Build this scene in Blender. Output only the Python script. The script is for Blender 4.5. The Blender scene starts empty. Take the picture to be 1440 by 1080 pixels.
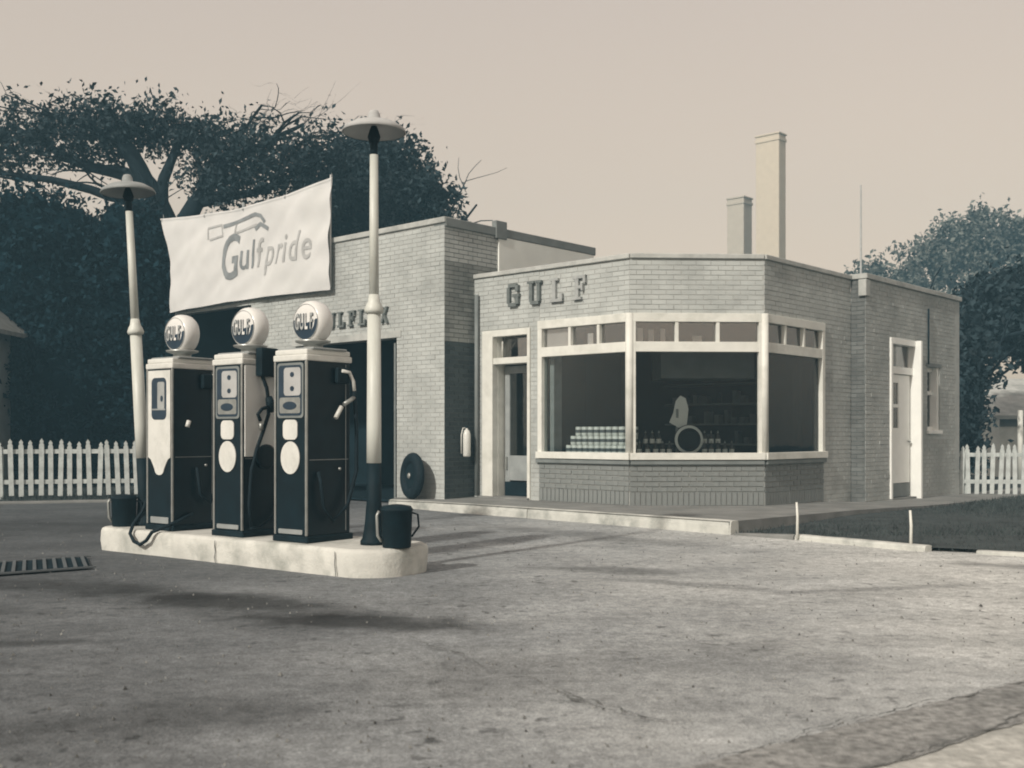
import bpy, bmesh, math, random
import numpy as np
from mathutils import Vector, Matrix, noise as mnoise

random.seed(7)
RNG = np.random.default_rng(11)
SC = bpy.context.scene
COL = SC.collection
R = math.radians

# ------------------------------------------------------------------ camera
cam_d = bpy.data.cameras.new('camera')
cam = bpy.data.objects.new('camera', cam_d)
COL.objects.link(cam)
cam.location = (0, 0, 1.15)
cam.rotation_euler = (R(90), 0, 0)
cam_d.sensor_width = 36
cam_d.lens = 37.95
cam_d.shift_y = 0.0486
cam_d.clip_end = 2000
cam_d.dof.use_dof = True
cam_d.dof.focus_distance = 12.5
cam_d.dof.aperture_fstop = 3.2
SC.camera = cam

# ------------------------------------------------------------------ world, sun, exposure
world = bpy.data.worlds.new('World')
SC.world = world
world.use_nodes = True
wn, wl = world.node_tree.nodes, world.node_tree.links
wn.clear()
SUN = Vector((-0.50, -0.67, 0.545)).normalized()
sky = wn.new('ShaderNodeTexSky')
sky.sky_type = 'NISHITA'
sky.sun_disc = False
sky.sun_elevation = math.asin(SUN.z)
sky.sun_rotation = math.atan2(SUN.x, SUN.y)
sky.dust_density = 6
bw = wn.new('ShaderNodeRGBToBW')
wl.new(sky.outputs[0], bw.inputs[0])
pw = wn.new('ShaderNodeMath'); pw.operation = 'POWER'; pw.inputs[1].default_value = 0.22
wl.new(bw.outputs[0], pw.inputs[0])
tc = wn.new('ShaderNodeTexCoord')
sx = wn.new('ShaderNodeSeparateXYZ'); wl.new(tc.outputs['Generated'], sx.inputs[0])
rp = wn.new('ShaderNodeValToRGB')
rp.color_ramp.elements[0].position = 0.0;  rp.color_ramp.elements[0].color = (2.55, 2.0, 1.46, 1)
rp.color_ramp.elements[1].position = 0.45; rp.color_ramp.elements[1].color = (1.92, 1.62, 1.44, 1)
wl.new(sx.outputs[2], rp.inputs[0])
nzw = wn.new('ShaderNodeTexNoise'); nzw.inputs['Scale'].default_value = 1.3; nzw.inputs['Detail'].default_value = 3
wl.new(tc.outputs['Generated'], nzw.inputs['Vector'])
mr = wn.new('ShaderNodeMapRange'); mr.inputs[3].default_value = 0.93; mr.inputs[4].default_value = 1.07
wl.new(nzw.outputs[0], mr.inputs[0])
m1 = wn.new('ShaderNodeMath'); m1.operation = 'MULTIPLY'
wl.new(pw.outputs[0], m1.inputs[0]); wl.new(mr.outputs[0], m1.inputs[1])
vm = wn.new('ShaderNodeVectorMath'); vm.operation = 'SCALE'
wl.new(rp.outputs[0], vm.inputs[0]); wl.new(m1.outputs[0], vm.inputs['Scale'])
bg = wn.new('ShaderNodeBackground')
SKY_STRENGTH = 0.15
bg.inputs[1].default_value = SKY_STRENGTH
wl.new(vm.outputs[0], bg.inputs[0])
wo = wn.new('ShaderNodeOutputWorld'); wl.new(bg.outputs[0], wo.inputs[0])

sl = bpy.data.lights.new('sun', 'SUN')
sl.energy = 2.0
sl.angle = R(2.0)
sl.color = (1.0, 0.95, 0.86)
so = bpy.data.objects.new('sun', sl)
so.rotation_euler = (-SUN).to_track_quat('-Z', 'Y').to_euler()
so.location = (-20, -10, 20)
COL.objects.link(so)

SC.view_settings.view_transform = 'Standard'
SC.view_settings.look = 'None'
SC.view_settings.gamma = 1
SC.view_settings.use_curve_mapping = False
SC.view_settings.exposure = 0.90
SC.cycles.filter_width = 1.9
SC.cycles.max_bounces = 8
SC.cycles.transparent_max_bounces = 12

# ------------------------------------------------------------------ materials
def mat(name, c, rough=0.8, var=0.25, scale=6.0, bump=0.0, bscale=60.0, metal=0.0, island=0.0,
        dirt=None, dirt_amt=0.0, dscale=1.5, spec=0.4, detail=6, stretch=None):
    m = bpy.data.materials.new(name); m.use_nodes = True
    n, l = m.node_tree.nodes, m.node_tree.links
    b = n['Principled BSDF']
    b.inputs['Roughness'].default_value = rough
    b.inputs['Metallic'].default_value = metal
    b.inputs['Specular IOR Level'].default_value = spec
    t = n.new('ShaderNodeTexCoord')
    src = t.outputs['Object']
    if stretch:
        mp = n.new('ShaderNodeMapping'); mp.inputs['Scale'].default_value = stretch
        l.new(src, mp.inputs[0]); src = mp.outputs[0]
    nz = n.new('ShaderNodeTexNoise'); nz.inputs['Scale'].default_value = scale; nz.inputs['Detail'].default_value = detail
    l.new(src, nz.inputs['Vector'])
    mrn = n.new('ShaderNodeMapRange'); mrn.inputs[1].default_value = 0.3; mrn.inputs[2].default_value = 0.7
    mrn.inputs[3].default_value = 1 - var; mrn.inputs[4].default_value = 1 + var
    l.new(nz.outputs[0], mrn.inputs[0])
    val = mrn.outputs[0]
    if island:
        g = n.new('ShaderNodeNewGeometry')
        mi = n.new('ShaderNodeMapRange'); mi.inputs[3].default_value = 1 - island; mi.inputs[4].default_value = 1 + island
        l.new(g.outputs['Random Per Island'], mi.inputs[0])
        mm = n.new('ShaderNodeMath'); mm.operation = 'MULTIPLY'
        l.new(val, mm.inputs[0]); l.new(mi.outputs[0], mm.inputs[1]); val = mm.outputs[0]
    vs = n.new('ShaderNodeVectorMath'); vs.operation = 'SCALE'
    vs.inputs[0].default_value = c
    l.new(val, vs.inputs['Scale'])
    colr = vs.outputs[0]
    if dirt is not None:
        nd = n.new('ShaderNodeTexNoise'); nd.inputs['Scale'].default_value = dscale; nd.inputs['Detail'].default_value = 8
        nd.inputs['Roughness'].default_value = 0.65
        l.new(src, nd.inputs['Vector'])
        rd = n.new('ShaderNodeMapRange'); rd.inputs[1].default_value = 0.48; rd.inputs[2].default_value = 0.68
        rd.inputs[3].default_value = 0; rd.inputs[4].default_value = dirt_amt
        l.new(nd.outputs[0], rd.inputs[0])
        mx = n.new('ShaderNodeMix'); mx.data_type = 'RGBA'
        l.new(rd.outputs[0], mx.inputs[0]); l.new(colr, mx.inputs[6]); mx.inputs[7].default_value = (*dirt, 1)
        colr = mx.outputs[2]
    l.new(colr, b.inputs['Base Color'])
    if bump:
        nb = n.new('ShaderNodeTexNoise'); nb.inputs['Scale'].default_value = bscale; nb.inputs['Detail'].default_value = 5
        l.new(src, nb.inputs['Vector'])
        bp = n.new('ShaderNodeBump'); bp.inputs['Strength'].default_value = bump; bp.inputs['Distance'].default_value = 0.01
        l.new(nb.outputs[0], bp.inputs['Height']); l.new(bp.outputs[0], b.inputs['Normal'])
    return m

M = {}
M['brick'] = mat('buff_brick', (0.42, 0.435, 0.415), 0.9, 0.10, 3, 0.4, 90, island=0.06, dirt=(0.19, 0.20, 0.19), dirt_amt=0.5, dscale=0.7)
M['bricklow'] = mat('weathered_brick', (0.185, 0.195, 0.188), 0.9, 0.2, 5, 0.4, 90, island=0.25, dirt=(0.12, 0.13, 0.125), dirt_amt=0.6, dscale=1.5)
M['brickdark'] = mat('dark_brick', (0.045, 0.058, 0.060), 0.9, 0.2, 3, 0.4, 90, island=0.2)  # darkest brick tone, for the lower garage side wall
M['mortardark'] = mat('dark_mortar', (0.10, 0.11, 0.105), 0.95, 0.2, 8)
M['brickret'] = mat('shaded_brick', (0.13, 0.135, 0.13), 0.9, 0.2, 3, 0.4, 90, island=0.15)  # shade of the wing return put into the brick colour
M['brickmid'] = mat('midtone_brick', (0.24, 0.25, 0.235), 0.9, 0.2, 3, 0.4, 90, island=0.2, dirt=(0.08, 0.09, 0.085), dirt_amt=0.6, dscale=0.9)  # middle tone between the dark lower bricks and the pale top
M['mortar'] = mat('mortar', (0.36, 0.362, 0.34), 0.95, 0.15, 8, 0.3, 80)
M['stucco'] = mat('pale_stucco', (0.76, 0.77, 0.72), 0.95, 0.05, 3, 0.3, 70)
M['coping'] = mat('coping_stone', (0.42, 0.425, 0.40), 0.85, 0.15, 5, 0.3, 60, dirt=(0.16, 0.17, 0.16), dirt_amt=0.6)
M['fascia'] = mat('metal_fascia', (0.17, 0.185, 0.18), 0.6, 0.15, 5)
M['white'] = mat('white_paint', (0.66, 0.655, 0.60), 0.55, 0.06, 7, 0.15, 40, dirt=(0.42, 0.42, 0.37), dirt_amt=0.5, dscale=3)
M['panel'] = mat('white_enamel', (0.80, 0.80, 0.76), 0.3, 0.04, 6, spec=0.5)
M['cream'] = mat('cream_enamel', (0.66, 0.655, 0.61), 0.3, 0.05, 6, dirt=(0.40, 0.40, 0.36), dirt_amt=0.5, dscale=5, spec=0.5)
M['postpaint'] = mat('post_paint', (0.56, 0.57, 0.52), 0.45, 0.08, 9, 0.1, 40, dirt=(0.36, 0.37, 0.32), dirt_amt=0.5, dscale=6, stretch=(1, 1, 0.25))
M['grey'] = mat('grey_paint', (0.26, 0.275, 0.27), 0.6, 0.15, 6)
M['black'] = mat('black_enamel', (0.003, 0.011, 0.016), 0.38, 0.3, 6, spec=0.25)
M['blackmatte'] = mat('black_metal', (0.003, 0.012, 0.017), 0.7, 0.3, 9, spec=0.2)
M['rubber'] = mat('rubber', (0.005, 0.013, 0.018), 0.75, 0.3, 20, 0.2, 60, spec=0.2)
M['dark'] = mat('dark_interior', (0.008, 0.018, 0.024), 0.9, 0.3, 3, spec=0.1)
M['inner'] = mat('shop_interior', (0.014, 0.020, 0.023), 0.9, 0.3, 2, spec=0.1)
M['chrome'] = mat('worn_chrome', (0.42, 0.43, 0.41), 0.35, 0.15, 12, metal=0.7)
M['metal'] = mat('bare_metal', (0.35, 0.36, 0.34), 0.45, 0.2, 12, metal=0.6)
M['letter'] = mat('letter_grey', (0.13, 0.145, 0.14), 0.6, 0.2, 10)
M['letterpale'] = mat('letter_pale', (0.33, 0.34, 0.33), 0.6, 0.15, 10)
M['ink'] = mat('faded_ink', (0.22, 0.235, 0.24), 0.9, 0.25, 4)
M['inkpale'] = mat('washed_ink', (0.40, 0.40, 0.39), 0.9, 0.15, 4)
M['cloth'] = mat('banner_cloth', (0.60, 0.595, 0.58), 0.95, 0.04, 3, 0.2, 30, dirt=(0.55, 0.55, 0.52), dirt_amt=0.35, dscale=1.1)
M['navy'] = mat('globe_dark_print', (0.018, 0.035, 0.055), 0.35, 0.2, 8)
M['opal'] = mat('opal_glass', (0.68, 0.67, 0.64), 0.25, 0.03, 6, spec=0.5)
M['kerb'] = mat('painted_kerb', (0.50, 0.50, 0.46), 0.85, 0.14, 7, 0.5, 50, dirt=(0.22, 0.23, 0.21), dirt_amt=0.85, dscale=2.6)
M['island'] = mat('whitewashed_concrete', (0.56, 0.555, 0.51), 0.85, 0.12, 5, 0.5, 50, dirt=(0.27, 0.28, 0.25), dirt_amt=0.8, dscale=2.2)
M['concrete'] = mat('sidewalk_concrete', (0.20, 0.20, 0.19), 0.9, 0.2, 2.5, 0.5, 60, dirt=(0.13, 0.135, 0.125), dirt_amt=0.7, dscale=1.4)
M['paleroad'] = mat('pale_road', (0.44, 0.435, 0.40), 0.9, 0.28, 24, 0.8, 60, dirt=(0.22, 0.22, 0.2), dirt_amt=0.7, dscale=1.8)
M['strip'] = mat('gutter_asphalt', (0.24, 0.24, 0.23), 0.9, 0.45, 28, 0.9, 80, dirt=(0.09, 0.095, 0.09), dirt_amt=0.7, dscale=2)
M['crack'] = mat('crack_tar', (0.11, 0.115, 0.11), 0.9, 0.3, 9)
M['soil'] = mat('lawn_soil', (0.035, 0.043, 0.043), 0.95, 0.4, 3, 0.6, 30)
M['grass'] = mat('grass_blades', (0.040, 0.050, 0.048), 0.9, 0.3, 3, island=0.4)
M['bark'] = mat('bark', (0.012, 0.020, 0.025), 0.95, 0.3, 8, 0.6, 25, spec=0.1)
M['leaf'] = mat('leaves_dark', (0.018, 0.032, 0.038), 0.75, 0.3, 0.8, island=0.45, spec=0.2)
M['leafmass'] = mat('leaves_blackish', (0.008, 0.022, 0.030), 0.9, 0.3, 0.7, island=0.4, spec=0.05)
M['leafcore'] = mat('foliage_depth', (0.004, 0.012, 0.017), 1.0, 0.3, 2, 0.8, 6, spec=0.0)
M['leafpale'] = mat('leaves_pale', (0.112, 0.118, 0.105), 0.8, 0.35, 0.7, island=0.45, spec=0.2)  # distance haze put into the paler leaf colour
M['picket'] = mat('picket_paint', (0.50, 0.53, 0.51), 0.8, 0.15, 6, dirt=(0.2, 0.21, 0.2), dirt_amt=0.6, dscale=5)
M['siding'] = mat('house_siding', (0.16, 0.17, 0.165), 0.85, 0.15, 4)
M['shingle'] = mat('roof_shingle', (0.17, 0.175, 0.165), 0.9, 0.2, 6)
M['buff'] = mat('pale_chimney_brick', (0.50, 0.44, 0.355), 0.95, 0.05, 3, island=0.04)  # glare fade put into the brick colour, close to the sky tone
M['greybrick'] = mat('grey_chimney_brick', (0.41, 0.375, 0.32), 0.95, 0.06, 3, island=0.05)  # colour lightened to carry the glare fade
M['can'] = mat('can_print', (0.72, 0.72, 0.68), 0.4, 0.1, 10)
M['candark'] = mat('can_band', (0.10, 0.11, 0.115), 0.45, 0.1, 10)
M['paper'] = mat('paper', (0.75, 0.74, 0.70), 0.9, 0.08, 5)
M['bottle'] = mat('bottle_oil', (0.05, 0.045, 0.04), 0.2, 0.2, 8)

def glass_mat(name, refl=0.10, tint=(0.85, 0.88, 0.88)):
    m = bpy.data.materials.new(name); m.use_nodes = True
    n, l = m.node_tree.nodes, m.node_tree.links
    n.clear()
    o = n.new('ShaderNodeOutputMaterial'); mx = n.new('ShaderNodeMixShader')
    tr = n.new('ShaderNodeBsdfTransparent'); tr.inputs[0].default_value = (*tint, 1)
    gl = n.new('ShaderNodeBsdfGlossy'); gl.inputs['Roughness'].default_value = 0.03
    nb = n.new('ShaderNodeTexNoise'); nb.inputs['Scale'].default_value = 2.2
    tcn = n.new('ShaderNodeTexCoord'); l.new(tcn.outputs['Object'], nb.inputs['Vector'])
    bp = n.new('ShaderNodeBump'); bp.inputs['Strength'].default_value = 0.10; bp.inputs['Distance'].default_value = 0.02
    l.new(nb.outputs[0], bp.inputs['Height']); l.new(bp.outputs[0], gl.inputs['Normal'])
    fr = n.new('ShaderNodeFresnel'); fr.inputs[0].default_value = 1.45
    ad = n.new('ShaderNodeMath'); ad.operation = 'ADD'; ad.inputs[1].default_value = refl - 0.04
    ad.use_clamp = True
    l.new(fr.outputs[0], ad.inputs[0])
    l.new(ad.outputs[0], mx.inputs[0]); l.new(tr.outputs[0], mx.inputs[1]); l.new(gl.outputs[0], mx.inputs[2])
    l.new(mx.outputs[0], o.inputs[0])
    return m
M['glass'] = glass_mat('window_glass', 0.02, (.86, .89, .89))
M['transom'] = glass_mat('transom_glass', 0.20, (0.85, 0.85, 0.85))

# forecourt asphalt: mottled, with dark blotches and glare to the right put into the colour
def asphalt():
    m = bpy.data.materials.new('forecourt_asphalt'); m.use_nodes = True
    n, l = m.node_tree.nodes, m.node_tree.links
    b = n['Principled BSDF']; b.inputs['Roughness'].default_value = 0.85; b.inputs['Specular IOR Level'].default_value = 0.3
    t = n.new('ShaderNodeTexCoord'); P = t.outputs['Object']
    def noise(scale, det=6, rough=0.6, vec=P, dist=0.0):
        z = n.new('ShaderNodeTexNoise'); z.inputs['Scale'].default_value = scale; z.inputs['Detail'].default_value = det
        z.inputs['Roughness'].default_value = rough; z.inputs['Distortion'].default_value = dist
        l.new(vec, z.inputs['Vector']); return z.outputs[0]
    def mapr(v, a, b_, c, d, smooth=False):
        z = n.new('ShaderNodeMapRange')
        if smooth: z.interpolation_type = 'SMOOTHSTEP'
        for i, x in enumerate((a, b_, c, d)): z.inputs[i + 1].default_value = x
        z.clamp = True
        l.new(v, z.inputs[0]); return z.outputs[0]
    def math_(op, a, b_=None):
        z = n.new('ShaderNodeMath'); z.operation = op
        for i, x in enumerate((a, b_)):
            if x is None: continue
            if isinstance(x, (int, float)): z.inputs[i].default_value = x
            else: l.new(x, z.inputs[i])
        return z.outputs[0]
    sp = n.new('ShaderNodeSeparateXYZ'); l.new(P, sp.inputs[0])
    X, Y = sp.outputs[0], sp.outputs[1]
    big = noise(0.35, 4)
    # left-to-right glare brightening painted into the base tone
    side = mapr(math_('ADD', X, math_('MULTIPLY', math_('SUBTRACT', big, 0.5), 6.0)), -4.5, 5.0, 0.0, 1.0, True)
    v = mapr(side, 0, 1, 0.088, 0.54)
    v = math_('MULTIPLY', v, mapr(noise(1.1, 8, 0.7, dist=0.4), 0.3, 0.7, 0.78, 1.2))
    mpn = n.new('ShaderNodeMapping'); mpn.inputs['Rotation'].default_value = (0, 0, R(30)); mpn.inputs['Scale'].default_value = (0.5, 2.0, 1)
    l.new(P, mpn.inputs[0])
    v = math_('MULTIPLY', v, mapr(noise(1.4, 6, 0.6, mpn.outputs[0]), 0.3, 0.7, 0.85, 1.13))
    v = math_('MULTIPLY', v, mapr(noise(11, 7, 0.8), 0.34, 0.66, 0.66, 1.3))
    v = math_('MULTIPLY', v, mapr(noise(75, 4, 0.8), 0.34, 0.66, 0.58, 1.38))
    # dark spots
    spots = mapr(noise(7.5, 5, 0.6), 0.58, 0.66, 0.0, 1.0, True)
    spots = math_('MULTIPLY', spots, mapr(noise(0.9, 3), 0.42, 0.6, 0.0, 1.0, True))
    v = math_('MULTIPLY', v, mapr(spots, 0, 1, 1.0, 0.42))
    # dark blotches: (x, y, half-length, half-width, angle, depth)
    dn = noise(1.6, 7, 0.65)
    dn2 = math_('MULTIPLY', math_('SUBTRACT', dn, 0.5), 1.9)
    for (cx, cy, a, c, ang, dep) in ((-1.9, 7.35, 1.15, .42, -25, .72), (-.95, 6.65, .95, .30, -12, .75), (-3.3, 8.1, 1.3, .35, -20, .5),
                                (-2.9, 5.9, .7, .10, 10, .5), (.9, 9.1, .75, .24, -20, .45), (1.5, 8.2, .8, .14, -28, .4),
                                (2.6, 8.0, 1.1, .10, 14, .3), (-2.4, 3.9, 1.2, .5, 5, .35), (-1.4, 4.4, .5, .3, 10, .35),
                                (.9, 12.2, 2.2, .35, -46, .35), (4.6, 9.2, 1.0, .2, -35, .45), (-4.6, 7.0, 1.5, .4, 0, .4),
                                (-6.5, 13.5, 4.0, 1.2, 5, .35), (0.2, 5.2, 1.8, .5, 20, .2)):
        ca, sa = math.cos(R(ang)), math.sin(R(ang))
        dx, dy = math_('SUBTRACT', X, cx), math_('SUBTRACT', Y, cy)
        p = math_('ADD', math_('MULTIPLY', dx, ca / a), math_('MULTIPLY', dy, sa / a))
        q = math_('ADD', math_('MULTIPLY', dx, -sa / c), math_('MULTIPLY', dy, ca / c))
        d = math_('SQRT', math_('ADD', math_('MULTIPLY', p, p), math_('MULTIPLY', q, q)))
        d = math_('ADD', d, dn2)
        v = math_('MULTIPLY', v, mapr(d, 0.35, 1.35, 1 - dep, 1.0, True))
    cb = n.new('ShaderNodeCombineColor')
    l.new(math_('MULTIPLY', v, mapr(side, 0, 1, 0.93, 1.0)), cb.inputs[0]); l.new(v, cb.inputs[1]); l.new(math_('MULTIPLY', v, mapr(side, 0, 1, 1.05, 0.95)), cb.inputs[2])
    l.new(cb.outputs[0], b.inputs['Base Color'])
    bp = n.new('ShaderNodeBump'); bp.inputs['Strength'].default_value = 0.8; bp.inputs['Distance'].default_value = 0.012
    l.new(math_('ADD', noise(70, 4, 0.7), math_('MULTIPLY', noise(7, 4), 1.5)), bp.inputs['Height'])
    l.new(bp.outputs[0], b.inputs['Normal'])
    return m
M['asphalt'] = asphalt()

# ------------------------------------------------------------------ mesh helpers
class MB:
    def __init__(s): s.v = []; s.f = []; s.sm = []
    def add(s, vs, fs, smooth=False):
        o = len(s.v); s.v += [tuple(p) for p in vs]
        s.f += [tuple(i + o for i in f) for f in fs]; s.sm += [smooth] * len(fs)
        return s
    def hexa(s, p):      # 8 points: bottom 4 ccw, top 4 ccw
        return s.add(p, [(3, 2, 1, 0), (4, 5, 6, 7), (0, 1, 5, 4), (1, 2, 6, 5), (2, 3, 7, 6), (3, 0, 4, 7)])
    def box(s, x0, x1, y0, y1, z0, z1, T=None):
        p = [(x0, y0, z0), (x1, y0, z0), (x1, y1, z0), (x0, y1, z0), (x0, y0, z1), (x1, y0, z1), (x1, y1, z1), (x0, y1, z1)]
        if T: p = [T(*q) for q in p]
        return s.hexa(p)
    def lathe(s, prof, n=24, c=(0, 0, 0), axis='z', cap=True, T=None, smooth=True):
        vs = []
        for (r, h) in prof:
            for k in range(n):
                a = 2 * math.pi * k / n
                x, y = r * math.cos(a), r * math.sin(a)
                if axis == 'z': p = (c[0] + x, c[1] + y, c[2] + h)
                elif axis == 'y': p = (c[0] + x, c[1] + h, c[2] + y)
                else: p = (c[0] + h, c[1] + x, c[2] + y)
                vs.append(T(*p) if T else p)
        fs = []
        for i in range(len(prof) - 1):
            for k in range(n):
                k2 = (k + 1) % n
                fs.append((i * n + k, i * n + k2, (i + 1) * n + k2, (i + 1) * n + k))
        s.add(vs, fs, smooth)
        if cap:
            o = len(s.v) - len(vs)
            s.f.append(tuple(o + k for k in reversed(range(n)))); s.sm.append(False)
            s.f.append(tuple(o + (len(prof) - 1) * n + k for k in range(n))); s.sm.append(False)
        return s
    def tube(s, pts, r, n=8, cap=True, smooth=True):
        pts = [Vector(p) for p in pts]
        rs = r if isinstance(r, (list, tuple)) else [r] * len(pts)
        vs = []; ref = None
        for i, p in enumerate(pts):
            d = (pts[min(i + 1, len(pts) - 1)] - pts[max(i - 1, 0)])
            if d.length < 1e-9: d = Vector((0, 0, 1))
            d.normalize()
            if ref is None:
                ref = Vector((0, 0, 1)) if abs(d.z) < .9 else Vector((1, 0, 0))
            a = d.cross(ref)
            if a.length < 1e-5: a = d.cross(Vector((0, 1, 0)))
            a.normalize(); b = d.cross(a).normalized(); ref = a.cross(d).normalized()
            for k in range(n):
                t = 2 * math.pi * k / n
                vs.append(p + (a * math.cos(t) + b * math.sin(t)) * rs[i])
        fs = []
        for i in range(len(pts) - 1):
            for k in range(n):
                k2 = (k + 1) % n
                fs.append((i * n + k, i * n + k2, (i + 1) * n + k2, (i + 1) * n + k))
        s.add(vs, fs, smooth)
        if cap:
            o = len(s.v) - len(vs)
            s.f.append(tuple(o + k for k in range(n))); s.sm.append(False)
            s.f.append(tuple(o + (len(pts) - 1) * n + k for k in reversed(range(n)))); s.sm.append(False)
        return s
    def build(s, name, m, parent=None, bevel=0.0, seg=2):
        me = bpy.data.meshes.new(name)
        me.from_pydata(s.v, [], s.f)
        me.polygons.foreach_set('use_smooth', s.sm)
        me.materials.append(m)
        bm = bmesh.new(); bm.from_mesh(me)
        bmesh.ops.recalc_face_normals(bm, faces=bm.faces)
        if bevel:
            es = [e for e in bm.edges if len(e.link_faces) == 2 and e.calc_face_angle(0) > 0.6]
            bmesh.ops.bevel(bm, geom=es, offset=bevel, segments=seg, affect='EDGES', profile=0.6)
        bm.to_mesh(me); bm.free()
        o = bpy.data.objects.new(name, me)
        COL.objects.link(o)
        if parent: o.parent = parent
        return o

def tag(o, label=None, cat=None, group=None, kind=None):
    if label: o['label'] = label
    if cat: o['category'] = cat
    if group: o['group'] = group
    if kind: o['kind'] = kind
    return o
def thing(name, label, cat, loc=(0, 0, 0), rz=0.0, group=None):
    o = bpy.data.objects.new(name, None); COL.objects.link(o)
    o.empty_display_size = 0.2
    o.location = loc; o.rotation_euler = (0, 0, rz)
    return tag(o, label, cat, group)
def copy_tree(o, parent=None):
    c = o.copy(); COL.objects.link(c)
    if parent: c.parent = parent
    for ch in list(o.children): copy_tree(ch, c)
    return c
def place(me_obj, name, parent, loc, rz=0):   # shared-mesh copy
    o = bpy.data.objects.new(name, me_obj.data if hasattr(me_obj, 'data') else me_obj)
    COL.objects.link(o); o.parent = parent; o.location = loc; o.rotation_euler = (0, 0, rz)
    return o

def text_mesh(body, size=1.0, shear=0.0, sx=1.0, depth=0.0, bold=0.0):
    cu = bpy.data.curves.new('txt', 'FONT'); cu.body = body; cu.size = size; cu.shear = shear
    cu.extrude = depth; cu.offset = bold; cu.resolution_u = 4
    o = bpy.data.objects.new('txt', cu); COL.objects.link(o)
    dg = bpy.context.evaluated_depsgraph_get(); dg.update()
    me = bpy.data.meshes.new_from_object(o.evaluated_get(dg))
    vs = [(v.co.x * sx, v.co.y, v.co.z) for v in me.vertices]
    fs = [tuple(p.vertices) for p in me.polygons]
    bpy.data.objects.remove(o); bpy.data.curves.remove(cu); bpy.data.meshes.remove(me)
    return vs, fs

# ------------------------------------------------------------------ setting axes (building is an L with a canted corner)
A = R(42.25)
dL = Vector((math.cos(A), -math.sin(A), 0))     # along the left-hand fronts, towards the viewer's right
dR = Vector((math.sin(A), math.cos(A), 0))      # along the right-hand fronts, receding right
def frame(P, u, n):
    P, u, n = Vector(P), Vector(u), Vector(n)
    def T(s, d, z): return P + u * s + n * d + Vector((0, 0, z))
    return T
P0 = Vector((-0.614, 17.6, 0)); P1 = P0 + dL * 3.11
uM = (dL + dR).normalized(); nM = Vector((uM.y, -uM.x, 0))
P2 = P1 + uM * 1.964
P3 = P2 + dR * 2.84
P3b = P3 + dL * 0.25
P4 = P3b + dR * 4.17
C = P0 - dR * 0.677
GL = 8.05
TG = frame(C, -dL, -dR)        # garage front, s runs to the left
TS = frame(C, dR, dL)          # garage side (faces right)
TL = frame(P0, dL, -dR)
TM = frame(P1, uM, nM)
TR = frame(P2, dR, dL)
TRR = frame(P3b, dR, dL)
ZR = 3.67; ZG = 4.5

# ------------------------------------------------------------------ ground
def poly(name, pts, z, m, kind='structure'):
    mb = MB(); mb.add([(p[0], p[1], z if len(p) < 3 else p[2]) for p in pts], [tuple(range(len(pts)))])
    return tag(mb.build(name, m), kind=kind)
poly('ground', [(-84, -34), (84, -34), (84, 84), (-84, 84)], -0.06, M['soil'])
hz = MB().box(-86, 86, -36, 86, -1.1, 19.5).build('haze', bpy.data.materials.new('haze_air'))
hm = hz.data.materials[0]; hm.use_nodes = True; hm.node_tree.nodes.clear()
hv = hm.node_tree.nodes.new('ShaderNodeVolumePrincipled'); hv.inputs['Density'].default_value = 0.0036
hv.inputs['Color'].default_value = (0.38, 0.74, 0.95, 1)
ho = hm.node_tree.nodes.new('ShaderNodeOutputMaterial'); hm.node_tree.links.new(hv.outputs[0], ho.inputs['Volume'])
hz['kind'] = 'stuff'
# forecourt with gently uneven surface
mb = MB(); nx, ny = 70, 70
vs = []
for j in range(ny + 1):
    for i in range(nx + 1):
        x = -22 + 36 * i / nx; y = -6 + 32 * j / ny
        vs.append((x, y, 0.010 * (mnoise.noise(Vector((x * .5, y * .5, 3))))- 0.004))
mb.add(vs, [(j * (nx + 1) + i, j * (nx + 1) + i + 1, (j + 1) * (nx + 1) + i + 1, (j + 1) * (nx + 1) + i) for j in range(ny) for i in range(nx) if (-6 + 32 * j / ny < 20 or -22 + 36 * i / nx < -1) and not (-22 + 36 * i / nx > 5.6 and -6 + 32 * j / ny > 13)], True)
tag(mb.build('forecourt', M['asphalt']), kind='structure')
# gutter strip and pale street in the near right
g0, g1 = Vector((0.69, 3.75, 0)), Vector((2.37, 4.99, 0))
gd = (g1 - g0).normalized(); gn = Vector((gd.y, -gd.x, 0))
def strip(name, off0, off1, z, m, wob=0.0, n=60, s0=-6, s1=14):
    a = []; b = []
    for i in range(n + 1):
        s = s0 + (s1 - s0) * i / n
        w = wob * mnoise.noise(Vector((s * 2.1, off0, 1))) + wob * mnoise.noise(Vector((s * 11, off0, 5)))
        p = g0 + gd * s
        a.append(p + gn * (off0 + w)); b.append(p + gn * (off1 + wob * (mnoise.noise(Vector((s * 2.3, off1, 9))) + mnoise.noise(Vector((s * 12, off1, 3))))))
    mb = MB(); mb.add([(*p.xy, z) for p in a] + [(*p.xy, z) for p in b], [(i, i + 1, n + 2 + i, n + 1 + i) for i in range(n)])
    return tag(mb.build(name, m), kind='structure')
strip('street', 0.25, 9.0, 0.009, M['paleroad'], 0.03)
strip('gutter_strip', 0.0, 0.38, 0.0135, M['strip'], 0.022, 400)

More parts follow.
